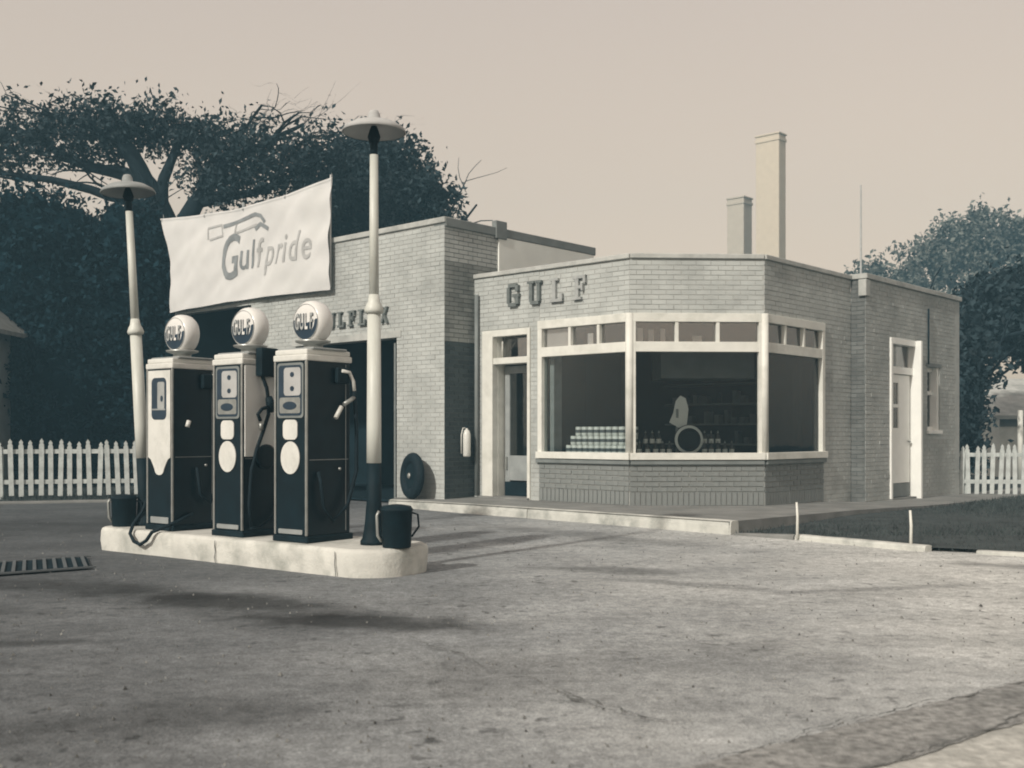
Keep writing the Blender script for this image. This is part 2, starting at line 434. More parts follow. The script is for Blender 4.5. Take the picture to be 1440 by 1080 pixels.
def crack(pts, w, z=0.0125):
    mb = MB(); out = []
    for i in range(len(pts) - 1):
        a, b = Vector((*pts[i], 0)), Vector((*pts[i + 1], 0)); k = max(2, int((b - a).length / .015))
        for j in range(k):
            p = a.lerp(b, j / k)
            nn = Vector((-(b - a).y, (b - a).x, 0)).normalized()
            out.append((p + nn * (0.05 * mnoise.noise(p * 3.1) + .022 * mnoise.noise(p * 13) + .012 * mnoise.noise(p * 31)), nn))
    vs = []
    for i, (p, nn) in enumerate(out):
        ww = w * (0.12 + 1.5 * abs(mnoise.noise(p * 9.3 + Vector((7, 1, 2)))))
        vs += [(*(p + nn * ww).xy, z), (*(p - nn * ww).xy, z)]
    mb.add(vs, [(2 * i, 2 * i + 1, 2 * i + 3, 2 * i + 2) for i in range(len(out) - 1)])
    return tag(mb.build('pavement_crack', M['crack']), kind='structure')
crack([(-0.72, 6.25), (-0.3, 5.6), (0.0, 5.15), (0.28, 4.7), (0.53, 4.3)], 0.008)
crack([(0.15, 4.85), (0.45, 4.35), (0.62, 4.28)], 0.010)
crack([(-2.6, 5.4), (-1.7, 5.0), (-.9, 5.1), (-.2, 5.45)], 0.004)
crack([(0.69, 3.75), (1.38, 4.32), (2.37, 4.97), (4.5, 6.6)], 0.007, 0.0175)
crack([(1.05, 3.55), (1.7, 4.05), (2.2, 4.45), (3.2, 5.2)], 0.007, 0.0175)
crack([(1.0, 8.3), (2.1, 7.6), (3.3, 7.9), (4.8, 7.6)], 0.006)
crack([(-5.5, 6.4), (-4.1, 6.0), (-3.0, 6.25)], 0.005)
# loose grit
vs = []; fs = []
for _ in range(2600):
    x, y = random.uniform(-6.5, 6.5), 3.0 + 11 * random.random() ** 1.6
    q = random.uniform(.0025, .009) * (1 if random.random() < .95 else 1.8); o = len(vs); a = random.uniform(0, 6.28)
    vs += [(x + q * math.cos(a + k * 2.1), y + q * math.sin(a + k * 2.1), .0) for k in range(3)] + [(x, y, .006 + q * .8)]
    fs += [(o, o + 1, o + 3), (o + 1, o + 2, o + 3), (o + 2, o, o + 3)]
mb = MB(); mb.add(vs, fs)
o = mb.build('loose_grit', mat('grit_stone', (0.15, 0.15, 0.14), 0.9, 0.2, 9, island=0.6)); o['kind'] = 'stuff'

# ------------------------------------------------------------------ sidewalk, kerbs, lawn
S = Vector((2.47, 12.29, 0)); O0 = Vector((-1.95, 17.0, 0))
def lerp(a, b, t): return a + (b - a) * t
o_ = [(O0, .10), (lerp(O0, S, .17), .12), (lerp(O0, S, .30), .13), (S, .15), (S, .15), (S + dR * 3.23, .11), (S + dR * 6.07, .04), (S + dR * 10.24, -.01), (S + dR * 17, -.03)]
i_ = [(TG(1.13, 0, 0), .10), (C.copy(), .11), (P0.copy(), .12), (P1.copy(), .12), (P2.copy(), .11), (lerp(P2, P3, .6), .08), (P3b.copy(), .04), (P4.copy(), -.01), (P4 + dR * 6, -.03)]
# extend inner edge a little under the walls
mb = MB()
vs = [(p.x, p.y, z) for p, z in o_] + [(p.x, p.y + .12, z) for p, z in i_]
n_ = len(o_)
mb.add(vs, [(i, i + 1, n_ + i + 1, n_ + i) for i in range(n_ - 1)])
vs2 = [(p.x, p.y, z) for p, z in o_[4:]] + [(p.x, p.y, -.1) for p, z in o_[4:]]
k_ = len(o_) - 4
mb.add(vs2, [(i, k_ + i, k_ + i + 1, i + 1) for i in range(k_ - 1)])
tag(mb.build('sidewalk', M['concrete']), kind='structure')

def kerb_bar(name, a, b, w, h0, h1, m, bev=0.02, inner=Vector((0, 0, 0)), n=14):
    a, b = Vector(a), Vector(b); d = (b - a).normalized(); nn = Vector((-d.y, d.x, 0))
    mb = MB(); vs = []
    prof = [(0.0, -0.05), (0.008, 0.6), (0.02, 0.93), (0.045, 1.0), (w - .02, 1.0), (w, .9), (w, -.05)]
    for i in range(n + 1):
        t = i / n; p = lerp(a, b, t); h = h0 + (h1 - h0) * t
        wob = 0.008 * mnoise.noise(p * 2.5)
        for (q, r_) in prof:
            v = p + nn * (q + wob); vs.append((v.x, v.y, (h + .006 * mnoise.noise(p * 3)) * r_ if r_ > 0 else -.05))
    k = len(prof)
    fs = [(i * k + j, i * k + j + 1, (i + 1) * k + j + 1, (i + 1) * k + j) for i in range(n) for j in range(k - 1)]
    fs += [tuple(range(k)), tuple(n * k + j for j in reversed(range(k)))]
    mb.add(vs, fs)
    return tag(mb.build(name, m), kind='structure')
dK = (S - O0).normalized(); 
kerb_bar('sidewalk_kerb', O0, lerp(O0, S, .485), 0.16, 0.115, 0.14, M['kerb'])
kerb_bar('sidewalk_kerb', lerp(O0, S, .487), S + dK * .02, 0.16, 0.141, 0.158, M['kerb'])
kerb_bar('lawn_kerb', S + dK * .06, Vector((3.05, 11.72, 0)), 0.10, 0.02, 0.055, M['concrete'])
kerb_bar('lawn_kerb', Vector((3.06, 11.71, 0)), Vector((4.02, 10.52, 0)), 0.13, 0.055, 0.06, M['kerb'])
kerb_bar('lawn_kerb', Vector((4.45, 10.35, 0)), Vector((8.0, 7.9, 0)), 0.13, 0.03, 0.04, M['kerb'])
# lawn
lawn = [(*(S + dK * .05).xy, .0), (3.1, 11.78, .035), (4.1, 10.6, .035), (4.55, 10.42, .03), (8.1, 8.0, .03), (16, 3, .03), (22, 20, .0), (*(S + dR * 17).xy, -.06), (*(S + dR * 10.24).xy, -.035), (*(S + dR * 6.07).xy, .01), (*(S + dR * 3.2).xy, .05)]
mb = MB(); cx, cy = 9.0, 12.0
mb.add([(cx, cy, 0.02)] + lawn, [(0, i + 1, (i + 1) % len(lawn) + 1) for i in range(len(lawn))])
tag(mb.build('lawn', M['soil']), kind='structure')
# grass blades
def inside(x, y, pl):
    c = False; j = len(pl) - 1
    for i in range(len(pl)):
        if (pl[i][1] > y) != (pl[j][1] > y) and x < (pl[j][0] - pl[i][0]) * (y - pl[i][1]) / (pl[j][1] - pl[i][1]) + pl[i][0]: c = not c
        j = i
    return c
def scatter_grass(name, region, n, x0, x1, y0, y1, zf, h=(.03, .07)):
    vs = []; fs = []
    for _ in range(n * 3):
        if len(fs) >= n: break
        x, y = random.uniform(x0, x1), random.uniform(y0, y1)
        if not inside(x, y, region): continue
        a = random.uniform(0, 6.28); hh = random.uniform(*h); w = .007
        z = zf(x, y); o = len(vs)
        lx, ly = random.gauss(0, .4) * hh, random.gauss(0, .4) * hh
        vs += [(x - w * math.cos(a), y - w * math.sin(a), z), (x + w * math.cos(a), y + w * math.sin(a), z), (x + lx, y + ly, z + hh)]
        fs.append((o, o + 1, o + 2))
    mb = MB(); mb.add(vs, fs)
    return tag(mb.build(name, M['grass']), 'dark short grass filling the plot right of the sidewalk' if name == 'lawn_grass' else None, 'grass', kind='stuff')
scatter_grass('lawn_grass', lawn, 26000, 2.4, 11.5, 8, 20.5, lambda x, y: 0.005)

# left verge and low kerb in front of the picket fence
FL0, FL1 = Vector((-13.5, 17.2, 0)), Vector((-5.9, 19.55, 0))
dF = (FL1 - FL0).normalized(); nF = Vector((dF.y, -dF.x, 0))
verge = [FL0 + nF * 1.0, FL1 + nF * .8 , FL1 + dF * 1 - nF * 0.2, FL1 - nF * 14, FL0 - nF * 14]
mb = MB(); mb.add([(p.x, p.y, .012) for p in verge], [(0, 1, 2, 3, 4)])
tag(mb.build('verge', M['soil']), kind='structure')
kerb_bar('verge_kerb', FL0 + nF * 1.35, FL1 + nF * 1.0, 0.30, 0.035, 0.03, M['concrete'])
vr = [(p.x, p.y) for p in verge]
g = scatter_grass('verge_grass', vr, 9000, -13.5, -4.8, 15.5, 21.5, lambda x, y: 0.01, (.04, .12))
tag(g, 'rough dark grass along the foot of the left picket fence', 'grass')

# ------------------------------------------------------------------ service station building
bld = thing('service_station', 'single-storey buff brick filling station with two garage bays and canted shop window', 'building', (0, 0, 0))

def wall_panel(T, L, z0, z1, holes, name='wall', m=None, thick=0.22, front=-0.006, s0=0.0, ins=(0, 0)):
    s0 += ins[0]; L -= ins[1]
    xs = sorted({s0, L, *[h[0] for h in holes], *[h[1] for h in holes]}); zs = sorted({z0, z1, *[h[2] for h in holes], *[h[3] for h in holes]})
    xs = [x for x in xs if s0 <= x <= L]; zs = [z for z in zs if z0 <= z <= z1]
    def filled(i, j):
        if i < 0 or j < 0 or i >= len(xs) - 1 or j >= len(zs) - 1: return False
        cx_, cz = (xs[i] + xs[i + 1]) / 2, (zs[j] + zs[j + 1]) / 2
        return not any(h[0] < cx_ < h[1] and h[2] < cz < h[3] for h in holes)
    mb = MB()
    for i in range(len(xs) - 1):
        for j in range(len(zs) - 1):
            if not filled(i, j): continue
            a, b, c, d = xs[i], xs[i + 1], zs[j], zs[j + 1]
            f, k = front, -thick
            mb.add([T(a, f, c), T(b, f, c), T(b, f, d), T(a, f, d)], [(0, 1, 2, 3)])
            mb.add([T(a, k, c), T(b, k, c), T(b, k, d), T(a, k, d)], [(3, 2, 1, 0)])
            if not filled(i - 1, j): mb.add([T(a, f, c), T(a, f, d), T(a, k, d), T(a, k, c)], [(0, 1, 2, 3)])
            if not filled(i + 1, j): mb.add([T(b, f, c), T(b, k, c), T(b, k, d), T(b, f, d)], [(0, 1, 2, 3)])
            if not filled(i, j - 1): mb.add([T(a, f, c), T(a, k, c), T(b, k, c), T(b, f, c)], [(0, 1, 2, 3)])
            if not filled(i, j + 1): mb.add([T(a, f, d), T(b, f, d), T(b, k, d), T(a, k, d)], [(0, 1, 2, 3)])
    me = bpy.data.meshes.new(name); me.from_pydata([tuple(v) for v in mb.v], [], mb.f); me.materials.append(m or M['mortar'])
    o = bpy.data.objects.new(name, me); COL.objects.link(o); o.parent = bld
    return o

BL, BH, JT = 0.205, 0.060, 0.011
def spans(L0, L1, z_a, z_b, holes):
    """free intervals of a course between openings"""
    iv = [(L0, L1)]
    for h in holes:
        if h[2] < z_b - .01 and h[3] > z_a + .01:
            nv = []
            for a, b in iv:
                if h[0] > a: nv.append((a, min(b, h[0])))
                if h[1] < b: nv.append((max(a, h[1]), b))
            iv = [(a, b) for a, b in nv if b - a > .012]
    return iv
def bricks(T, L, z0, z1, holes, parent, s0=0.0, m=None):
    mb = MB(); z = z0; k = 0
    while z + BH * .5 < z1:
        zt = min(z + BH, z1 - .004)
        for a, b in spans(s0 + .004, L - .004, z, zt, holes):
            x = (math.floor((a) / (BL + JT))) * (BL + JT) + (0 if k % 2 else (BL + JT) / 2) - (BL + JT)
            while x < b:
                xa, xb = max(x, a), min(x + BL, b)
                if xb - xa > .02:
                    d = random.uniform(-.002, .0015) + (0.004 if random.random() < .02 else 0)
                    p = [T(xa, -.012, z), T(xb, -.012, z), T(xb, -.012, zt), T(xa, -.012, zt), T(xa, d, z), T(xb, d, z), T(xb, d, zt), T(xa, d, zt)]
                    mb.add(p, [(4, 5, 6, 7), (0, 1, 5, 4), (1, 2, 6, 5), (2, 3, 7, 6), (3, 0, 4, 7)])
                x += BL + JT
        z += BH + JT; k += 1
    o = mb.build('brickwork', m or M['brick'], parent); o['kind'] = 'stuff'
    return o

unit = MB().box(-.5, .5, 0, 1, 0, 1)   # placeholder for shared brick meshes
def brick_mesh(w, h, d=0.018):
    o = MB().box(0, w, -.014, d - .014, 0, h)
    me = bpy.data.meshes.new('brick'); me.from_pydata(o.v, [], o.f); me.materials.append(M['bricklow'])
    return me
BM = {}
def one_brick(T, u, s, z, w, h, parent):
    key = (round(w, 3), round(h, 3))
    if key not in BM: BM[key] = brick_mesh(w, h)
    o = bpy.data.objects.new('brick', BM[key]); COL.objects.link(o); o.parent = parent
    p = T(s, random.uniform(-.006, -.0025), z)
    o.location = p
    o.rotation_euler = (0, 0, math.atan2(u.y, u.x))
    return o

# openings
H_G = [(1.13, 3.90, -.2, 2.74), (5.31, 7.93, -.2, 3.63)]
H_L = [(.22, 1.17, -.2, 2.72), (1.40, 3.2, .77, 2.87)]
H_M = [(-.1, 2.1, .77, 2.87)]
H_R = [(-.1, 1.86, .77, 2.87)]
H_RR = [(1.02, 1.98, -.2, 2.70), (2.60, 3.18, 1.20, 2.36)]
# garage
w = wall_panel(TG, GL, -.1, ZG, H_G, ins=(.007, 0)); bricks(TG, GL, 0.0, ZG - .005, H_G, w)
w = wall_panel(TS, 2.2, -.1, ZG, [], ins=(.007, 0), m=M['mortardark']); bricks(TS, 1.235, 3.905, ZG - .005, [], w)
bricks(TS, 1.235, .0, 2.62, [], w, m=M['brickdark']); bricks(TS, 1.235, 2.627, 3.90, [], w, m=M['brickmid'])  # side wall bricks get darker towards the bottom
wall_panel(TS, 3.8, 3.3, ZG - .01, [], m=M['stucco'], s0=2.2)
wall_panel(TS, 4.8, -.1, 3.3, [], m=M['inner'], s0=2.2)
mb = MB(); mb.box(1.237, 3.8, 0.0, .03, ZR - .3, ZG - .064, lambda s, d, z: TS(s, d, z)); mb.build('stucco_panel', M['stucco'], bld)
# garage shell: left side, back, roof, floor
TGl = frame(TG(GL, 0, 0), dR, -dL); wall_panel(TGl, 3.8, -.1, ZG, [], m=M['brick'])
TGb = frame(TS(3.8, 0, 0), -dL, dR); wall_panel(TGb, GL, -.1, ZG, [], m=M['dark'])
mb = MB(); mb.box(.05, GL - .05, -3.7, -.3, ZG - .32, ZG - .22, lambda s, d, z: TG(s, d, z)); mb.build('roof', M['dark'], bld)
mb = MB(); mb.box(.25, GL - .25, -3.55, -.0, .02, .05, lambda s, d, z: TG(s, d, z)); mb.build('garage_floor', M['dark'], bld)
# dark linings (gloom of the garage inside put into the colour)
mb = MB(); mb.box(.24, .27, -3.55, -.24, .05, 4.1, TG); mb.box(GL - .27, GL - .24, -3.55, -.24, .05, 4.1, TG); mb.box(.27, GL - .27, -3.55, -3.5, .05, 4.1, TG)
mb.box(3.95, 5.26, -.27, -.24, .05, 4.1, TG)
mb.build('garage_shade_lining', M['dark'], bld)

# shop front, left face
w = wall_panel(TL, 3.11, -.1, ZR, H_L); wl_ = w
bricks(TL, 1.40, .12, ZR - .005, [H_L[0]] , w)
bricks(TL, 3.11, 2.80, ZR - .005, [(1.3, 3.2, 2.0, 2.87)], w, s0=1.405)
bricks(TM, 1.964, 2.873, ZR - .005, [], wall_panel(TM, 1.964, 2.87, ZR, []))
wall_m = wall_panel(TM, 1.964, -.1, .77, [])
wr_ = wall_panel(TR, 2.84, -.1, ZR, H_R)
bricks(TR, 2.84, .05, ZR - .005, [(-.1, 1.86, -.2, 2.87)], wr_)
# individually laid bricks under the shop window: a soldier course, then running courses
for (T, u, a, b, par, z0) in ((TL, dL, 1.405, 3.105, wl_, .125), (TM, uM, .006, 1.958, wall_m, .118), (TR, dR, .006, 1.855, wr_, .10)):
    hs = .19; pitch = .0715
    nS = int((b - a) / .078); pw_ = (b - a) / nS
    for k in range(nS): one_brick(T, u, a + k * pw_, z0, pw_ - JT, hs, par)
    z = z0 + hs + JT; r_ = 0
    hh = (.765 - z) / 6 - .014
    while z + hh < .77:
        x = a - (0 if r_ % 2 else .108)
        while x < b - .02:
            xa, xb = max(x, a), min(x + BL, b)
            if xb - xa > .03: one_brick(T, u, xa, z, round(xb - xa, 2), hh, par)
            x += BL + JT
        z += hh + .014; r_ += 1
# return at P3 and the right wing
TRt = frame(P3, dL, -dR); w = wall_panel(TRt, .25, -.1, ZR, [], ins=(0, .007), m=M['mortardark']); bricks(TRt, .25, .04, ZR - .005, [], w, m=M['brickret'])  # return painted dark to stand for its shade
w = wall_panel(TRR, 4.17, -.1, ZR, H_RR, ins=(.007, .007)); bricks(TRR, 4.17, -.02, ZR - .005, H_RR, w)
TE = frame(P4, -dL, dR); wall_panel(TE, 5.0, -.1, ZR, [], m=M['brick'])
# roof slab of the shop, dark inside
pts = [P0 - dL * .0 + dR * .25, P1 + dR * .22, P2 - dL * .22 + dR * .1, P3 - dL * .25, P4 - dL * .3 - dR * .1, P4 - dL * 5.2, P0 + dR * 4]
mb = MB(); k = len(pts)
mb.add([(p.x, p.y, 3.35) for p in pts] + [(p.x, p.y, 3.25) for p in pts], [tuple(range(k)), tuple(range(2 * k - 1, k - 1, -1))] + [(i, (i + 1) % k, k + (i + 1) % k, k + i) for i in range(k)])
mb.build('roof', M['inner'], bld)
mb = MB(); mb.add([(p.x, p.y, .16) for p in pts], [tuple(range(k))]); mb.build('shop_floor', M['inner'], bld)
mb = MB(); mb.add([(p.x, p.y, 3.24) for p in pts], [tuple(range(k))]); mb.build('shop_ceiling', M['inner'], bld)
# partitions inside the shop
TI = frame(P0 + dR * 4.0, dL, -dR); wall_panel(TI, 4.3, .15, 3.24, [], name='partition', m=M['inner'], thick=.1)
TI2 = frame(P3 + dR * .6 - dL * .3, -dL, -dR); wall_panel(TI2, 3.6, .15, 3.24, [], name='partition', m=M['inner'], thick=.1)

# copings
def coping(T, a, b, z, h, over, m, dep=.30, name='coping'):
    mb = MB(); mb.box(a, b, -dep, over, z, z + h, T); return mb.build(name, m, bld, .008, 1)
coping(TL, 0.002, 3.12, ZR, .07, .035, M['coping']); coping(TM, 0.01, 1.955, ZR + .002, .07, .033, M['coping'])
coping(TR, 0.0, 2.88, ZR + .001, .07, .036, M['coping']); coping(TRR, -.03, 4.2, ZR + .003, .085, .04, M['coping'])
coping(TG, -.03, GL, ZG, .09, .03, M['coping'])
mb = MB(); mb.box(.0, 3.86, -.25, .034, ZG - .06, ZG + .085, TS); mb.build('fascia', M['fascia'], bld, .01, 1)
mb = MB(); mb.box(1.15, 1.42, -.06, .05, ZG - .10, ZG + .2, TS); mb.build('roof_bracket', M['fascia'], bld, .01, 1)
coping(TRR, -.06, .10, ZR - .28, .27, .035, M['coping'], .1, 'corner_block')

# downpipes
mb = MB(); mb.tube([TL(.10, .05, 3.4), TL(.10, .05, .15)], .035, 8); mb.build('downpipe', M['fascia'], bld)
mb = MB(); mb.tube([TRR(2.57, .03, 3.4), TRR(2.57, .03, 2.4)], .016, 6); mb.build('conduit', M['blackmatte'], bld)

# --- windows
def window_bay(T, a, b, ca, cb, pa, pb, papers=()):
    """white joinery filling one face of the bay; a,b outer edges; ca,cb widths of end posts"""
    fr = MB()
    D0, D1 = -.10, .035
    fr.box(a, b, D0, D1, 2.76, 2.885, T)            # head
    fr.box(a, b, D0, D1 - .006, 2.33, 2.475, T)     # transom rail
    fr.box(a, b, D0, D1 + .045, .775, .875, T)      # sill board
    fr.box(a, a + ca, D0, D1 - .003, .87, 2.765, T); fr.box(b - cb, b, D0, D1 - .003, .87, 2.765, T)
    ia, ib = a + ca, b - cb; wd = (ib - ia)
    bar = .05
    for k in (1, 2):
        x = ia + wd * k / 3; fr.box(x - bar / 2, x + bar / 2, D0, D1 - .012, 2.47, 2.765, T)
    f = fr.build('window', M['white'], bld, .004, 1)
    f['label'] = 'white-framed plate glass shop window with three small top lights'
    for k in range(3):
        x0, x1 = ia + wd * k / 3 + (bar / 2 if k else 0), ia + wd * (k + 1) / 3 - (bar / 2 if k < 2 else 0)
        p = MB().box(x0, x1, -.045, -.040, 2.47, 2.765, T).build('pane', M['transom'], f)
        if k in papers:
            MB().box(x0 + .02, x1 - .02, -.075, -.072, 2.48, 2.75, T).build('blind', M['paper'], f)
    MB().box(ia, ib, -.045, -.040, .87, 2.335, T).build('pane', M['glass'], f)
    return f
window_bay(TL, 1.385, 3.150, .085, .05, 0, 0, (0,))
window_bay(TM, .002, 1.962, .085, .085, 0, 0, ())
window_bay(TR, -.035, 1.86, .05, .09, 0, 0, ())
# brick rowlock sill below the joinery
for T, a, b in ((TL, 1.36, 3.135), (TM, .01, 1.955), (TR, 0.0, 1.87)):
    mb = MB(); mb.box(a, b, -.1, .055, .705, .768, T); mb.build('sill', M['fascia'], bld, .006, 1)
# corner posts
for P in (P1, P2):
    mb = MB(); mb.lathe([(.06, .87), (.06, 2.885)], 8, (P.x, P.y, 0)); mb.build('corner_post', M['white'], bld)

# papers behind the transoms, like in the photo a row of cards
def box_part(T, name, m, a, b, d0, d1, z0, z1, par=bld, bev=0.0):
    return MB().box(a, b, d0, d1, z0, z1, T).build(name, m, par, bev, 1)

# --- left shop door
dr = MB()
dr.box(.20, .43, -.10, .03, .12, 2.80, TL)
dr.box(1.168, 1.225, -.10, .03, .12, 2.80, TL)
dr.box(.43, 1.168, -.10, .028, 2.70, 2.80, TL)
dr.box(.43, 1.165, -.24, .012, 2.26, 2.36, TL)
dr.box(.40, .432, -.28, -.10, .12, 2.72, TL)
f = dr.build('door_frame', M['white'], bld, .004, 1)
MB().box(.432, 1.165, -.2, -.195, 2.36, 2.70, TL).build('pane', M['transom'], f)
MB().tube([TL(.46, -.18, 2.36), TL(.58, -.05, 2.62)], .012, 5).build('transom_stay', M['white'], f)
Td = frame(TL(.46, -.24, 0), dL, -dR)
dd = MB()
dd.box(0, .10, -.045, 0, .16, 2.24, Td); dd.box(.64, .74, -.045, 0, .16, 2.24, Td)
dd.box(.10, .64, -.044, -.001, 2.12, 2.24, Td); dd.box(.10, .64, -.044, -.001, .40, .80, Td)
d = dd.build('door', M['grey'], bld, .003, 1)
box_part(Td, 'kick_plate', M['blackmatte'], .0, .74, -.0435, .006, .155, .38, d)
box_part(Td, 'pane', M['glass'], .10, .64, -.025, -.02, .80, 2.12, d)
box_part(Td, 'handle', M['metal'], .03, .06, .0, .04, .58, .78, d, .005)
box_part(TL, 'threshold', M['concrete'], .15, 1.22, -.5, .08, .10, .15)

# --- right wing door
dr = MB()
dr.box(.95, 1.022, -.10, .03, .04, 2.78, TRR); dr.box(1.978, 2.05, -.10, .13, -.0, 2.78, TRR)
dr.box(1.025, 1.975, -.10, .03, 2.68, 2.78, TRR); dr.box(1.025, 1.975, -.16, -.02, 2.18, 2.30, TRR)
dr.box(1.955, 1.982, -.30, -.10, .0, 2.70, TRR)
f = dr.build('door_frame', M['panel'], bld, .004, 1)
box_part(TRR, 'pane', M['transom'], 1.02, 1.96, -.1, -.095, 2.30, 2.68, f)
Td = frame(TRR(1.04, -.06, 0), dR, dL)
dd = MB()
dd.box(0, .90, -.045, 0, .30, 1.25, Td)
dd.box(0, .12, -.045, 0, 1.25, 2.17, Td); dd.box(.42, .90, -.045, 0, 1.25, 2.17, Td)
dd.box(.12, .42, -.045, -.0, 2.03, 2.17, Td); dd.box(.12, .42, -.045, 0, 1.6, 1.66, Td)
d = dd.build('door', M['panel'], bld, .003, 1)
for z0, z1 in ((1.25, 1.6), (1.66, 2.03)): box_part(Td, 'pane', M['transom'], .12, .42, -.025, -.02, z0, z1, d)
box_part(Td, 'kick_plate', M['fascia'], 0, .9, -.045, .0, .06, .295, d)
MB().lathe([(.0, 0), (.028, .01), (.03, .03), (.0, .045)], 10, (0, 0, 0), 'y', False, lambda x, y, z: Td(.84 + x, y, 1.02 + z)).build('handle', M['metal'], d)
box_part(TRR, 'threshold', M['concrete'], .95, 2.05, -.4, .05, -.02, .05)

# --- small wing window
fr = MB()
fr.box(2.60, 2.66, -.20, -.10, 1.20, 2.36, TRR); fr.box(3.10, 3.178, -.20, -.02, 1.20, 2.36, TRR)
fr.box(2.66, 3.10, -.20, -.10, 1.20, 1.28, TRR); fr.box(2.66, 3.10, -.20, -.10, 2.28, 2.36, TRR); fr.box(2.66, 3.10, -.19, -.11, 1.86, 1.93, TRR)
fr.box(2.56, 3.22, -.15, .04, 1.15, 1.21, TRR)
f = fr.build('window', M['panel'], bld, .003, 1)
box_part(TRR, 'pane', M['glass'], 2.66, 3.10, -.16, -.155, 1.28, 1.86, f); box_part(TRR, 'pane', M['glass'], 2.66, 3.10, -.165, -.16, 1.93, 2.28, f)
box_part(TRR, 'lintel', M['fascia'], 2.52, 3.26, -.1, .006, 2.362, 2.43)
box_part(TRR, 'window_back', M['dark'], 2.5, 3.3, -.27, -.24, 1.1, 2.5)

# --- folding garage door leaves in the nearer bay, lintel bar
def leaf(par, s, ang, w_, h_):
    b0 = TG(s, -.05, 0); u = Matrix.Rotation(ang, 3, 'Z') @ (-dL); nn = Vector((-u.y, u.x, 0))
    T = frame(b0, u, nn)
    mb = MB()
    mb.box(0, .07, -.04, 0, .05, h_, T); mb.box(w_ - .07, w_, -.04, 0, .05, h_, T)
    for z0, z1 in ((.05, .95), (1.43, 1.49), (2.0, 2.06), (h_ - .1, h_)): mb.box(.07, w_ - .07, -.039, -.001, z0, z1, T)
    d = mb.build('garage_door', M['fascia'], par, .003, 1)
    for z0, z1 in ((.95, 1.43), (1.49, 2.0), (2.06, h_ - .1)): MB().box(.07, w_ - .07, -.022, -.018, z0, z1, T).build('pane', M['glass'], d)
leaf(bld, 1.18, R(-80), .8, 2.66)
leaf(bld, 1.26, R(-84), .8, 2.66)
box_part(TG, 'lintel', M['coping'], 1.02, 4.0, -.1, .012, 2.745, 2.86)

# --- slab-serif wall letters
def letter_strokes(ch):
    """strokes in a unit box (w=.8, h=1): rectangles x0,x1,z0,z1"""
    if ch == 'G': return [(.0, .2, .15, .85), (.1, .65, .84, 1.), (.1, .65, .0, .16), (.58, .8, .1, .46), (.4, .85, .40, .54), (.6, .8, .66, .92)]
    if ch == 'U': return [(.08, .28, .12, 1.), (.60, .78, .12, 1.), (.16, .70, .0, .15), (-.04, .40, .9, 1.), (.48, .90, .9, 1.)]
    if ch == 'L': return [(.14, .36, .0, 1.), (.0, .52, .9, 1.), (.0, .8, .0, .13), (.66, .8, .0, .34)]
    if ch == 'F': return [(.14, .36, .0, 1.), (.0, .8, .87, 1.), (.0, .52, .0, .11), (.3, .62, .45, .58), (.66, .8, .68, 1.), (.54, .64, .36, .66)]
    if ch == 'E': return [(.1, .3, .0, 1.), (.0, .78, .87, 1.), (.0, .78, .0, .13), (.3, .6, .44, .57), (.64, .78, .7, 1.), (.64, .78, .0, .3)]
    return []
def wall_letter(T, ch, s, z, h, sgn, m, depth=.05):
    mb = MB()
    if ch == 'X':
        for a, b in (((.02, 0), (.62, 1)), ((.62, 0), (.02, 1))):
            q = [T(s + sgn * (a[0]) * h * .8, 0.004, z), T(s + sgn * (a[0] + .22) * h * .8, 0.004, z), T(s + sgn * (b[0] + .22) * h * .8, .004, z + h), T(s + sgn * b[0] * h * .8, .004, z + h)]
            nrm = T(0, depth, 0) - T(0, 0, 0)
            mb.hexa(q + [p + nrm for p in q])
    else:
        for j, (x0, x1, z0, z1) in enumerate(letter_strokes(ch)):
            xa, xb = sorted((s + sgn * x0 * h * .85, s + sgn * x1 * h * .85))
            mb.box(xa, xb, .004, depth + .0022 * j, z + z0 * h, z + z1 * h, T)
    return mb.build('letter', m, bld)
for k, ch in enumerate('GULF'): wall_letter(TL, ch, .76 + .445 * k, 3.15, .36, 1, M['letter'] if k < 2 else M['letterpale'])
for k, ch in enumerate('GULFLEX'): wall_letter(TG, ch, 3.20 - .283 * k, 3.0, .27, -1, M['letter'])

# chimneys behind the roof
def chimney(x, y, w_, d_, z1, m, label, cap=True):
    t = thing('chimney', label, 'chimney', (x, y, 0), -A + 0)
    MB().box(0, w_, 0, d_, -.06, z1).build('stack', m, t, .02, 1)
    for z in (z1 - .35,): MB().box(-.04, w_ + .04, -.04, d_ + .04, z, z + .16).build('band', m, t, .01, 1)
    if cap: MB().box(-.05, w_ + .05, -.05, d_ + .05, z1, z1 + .09).build('cap', m, t, .01, 1)
    return t
chimney(13.55, 60.0, 1.42, .78, 17.6, M['buff'], 'tall pale square chimney stack rising behind the shop roof')
chimney(12.55, 63.0, 1.1, .95, 14.8, M['greybrick'], 'shorter grey chimney stack left of the tall pale one')

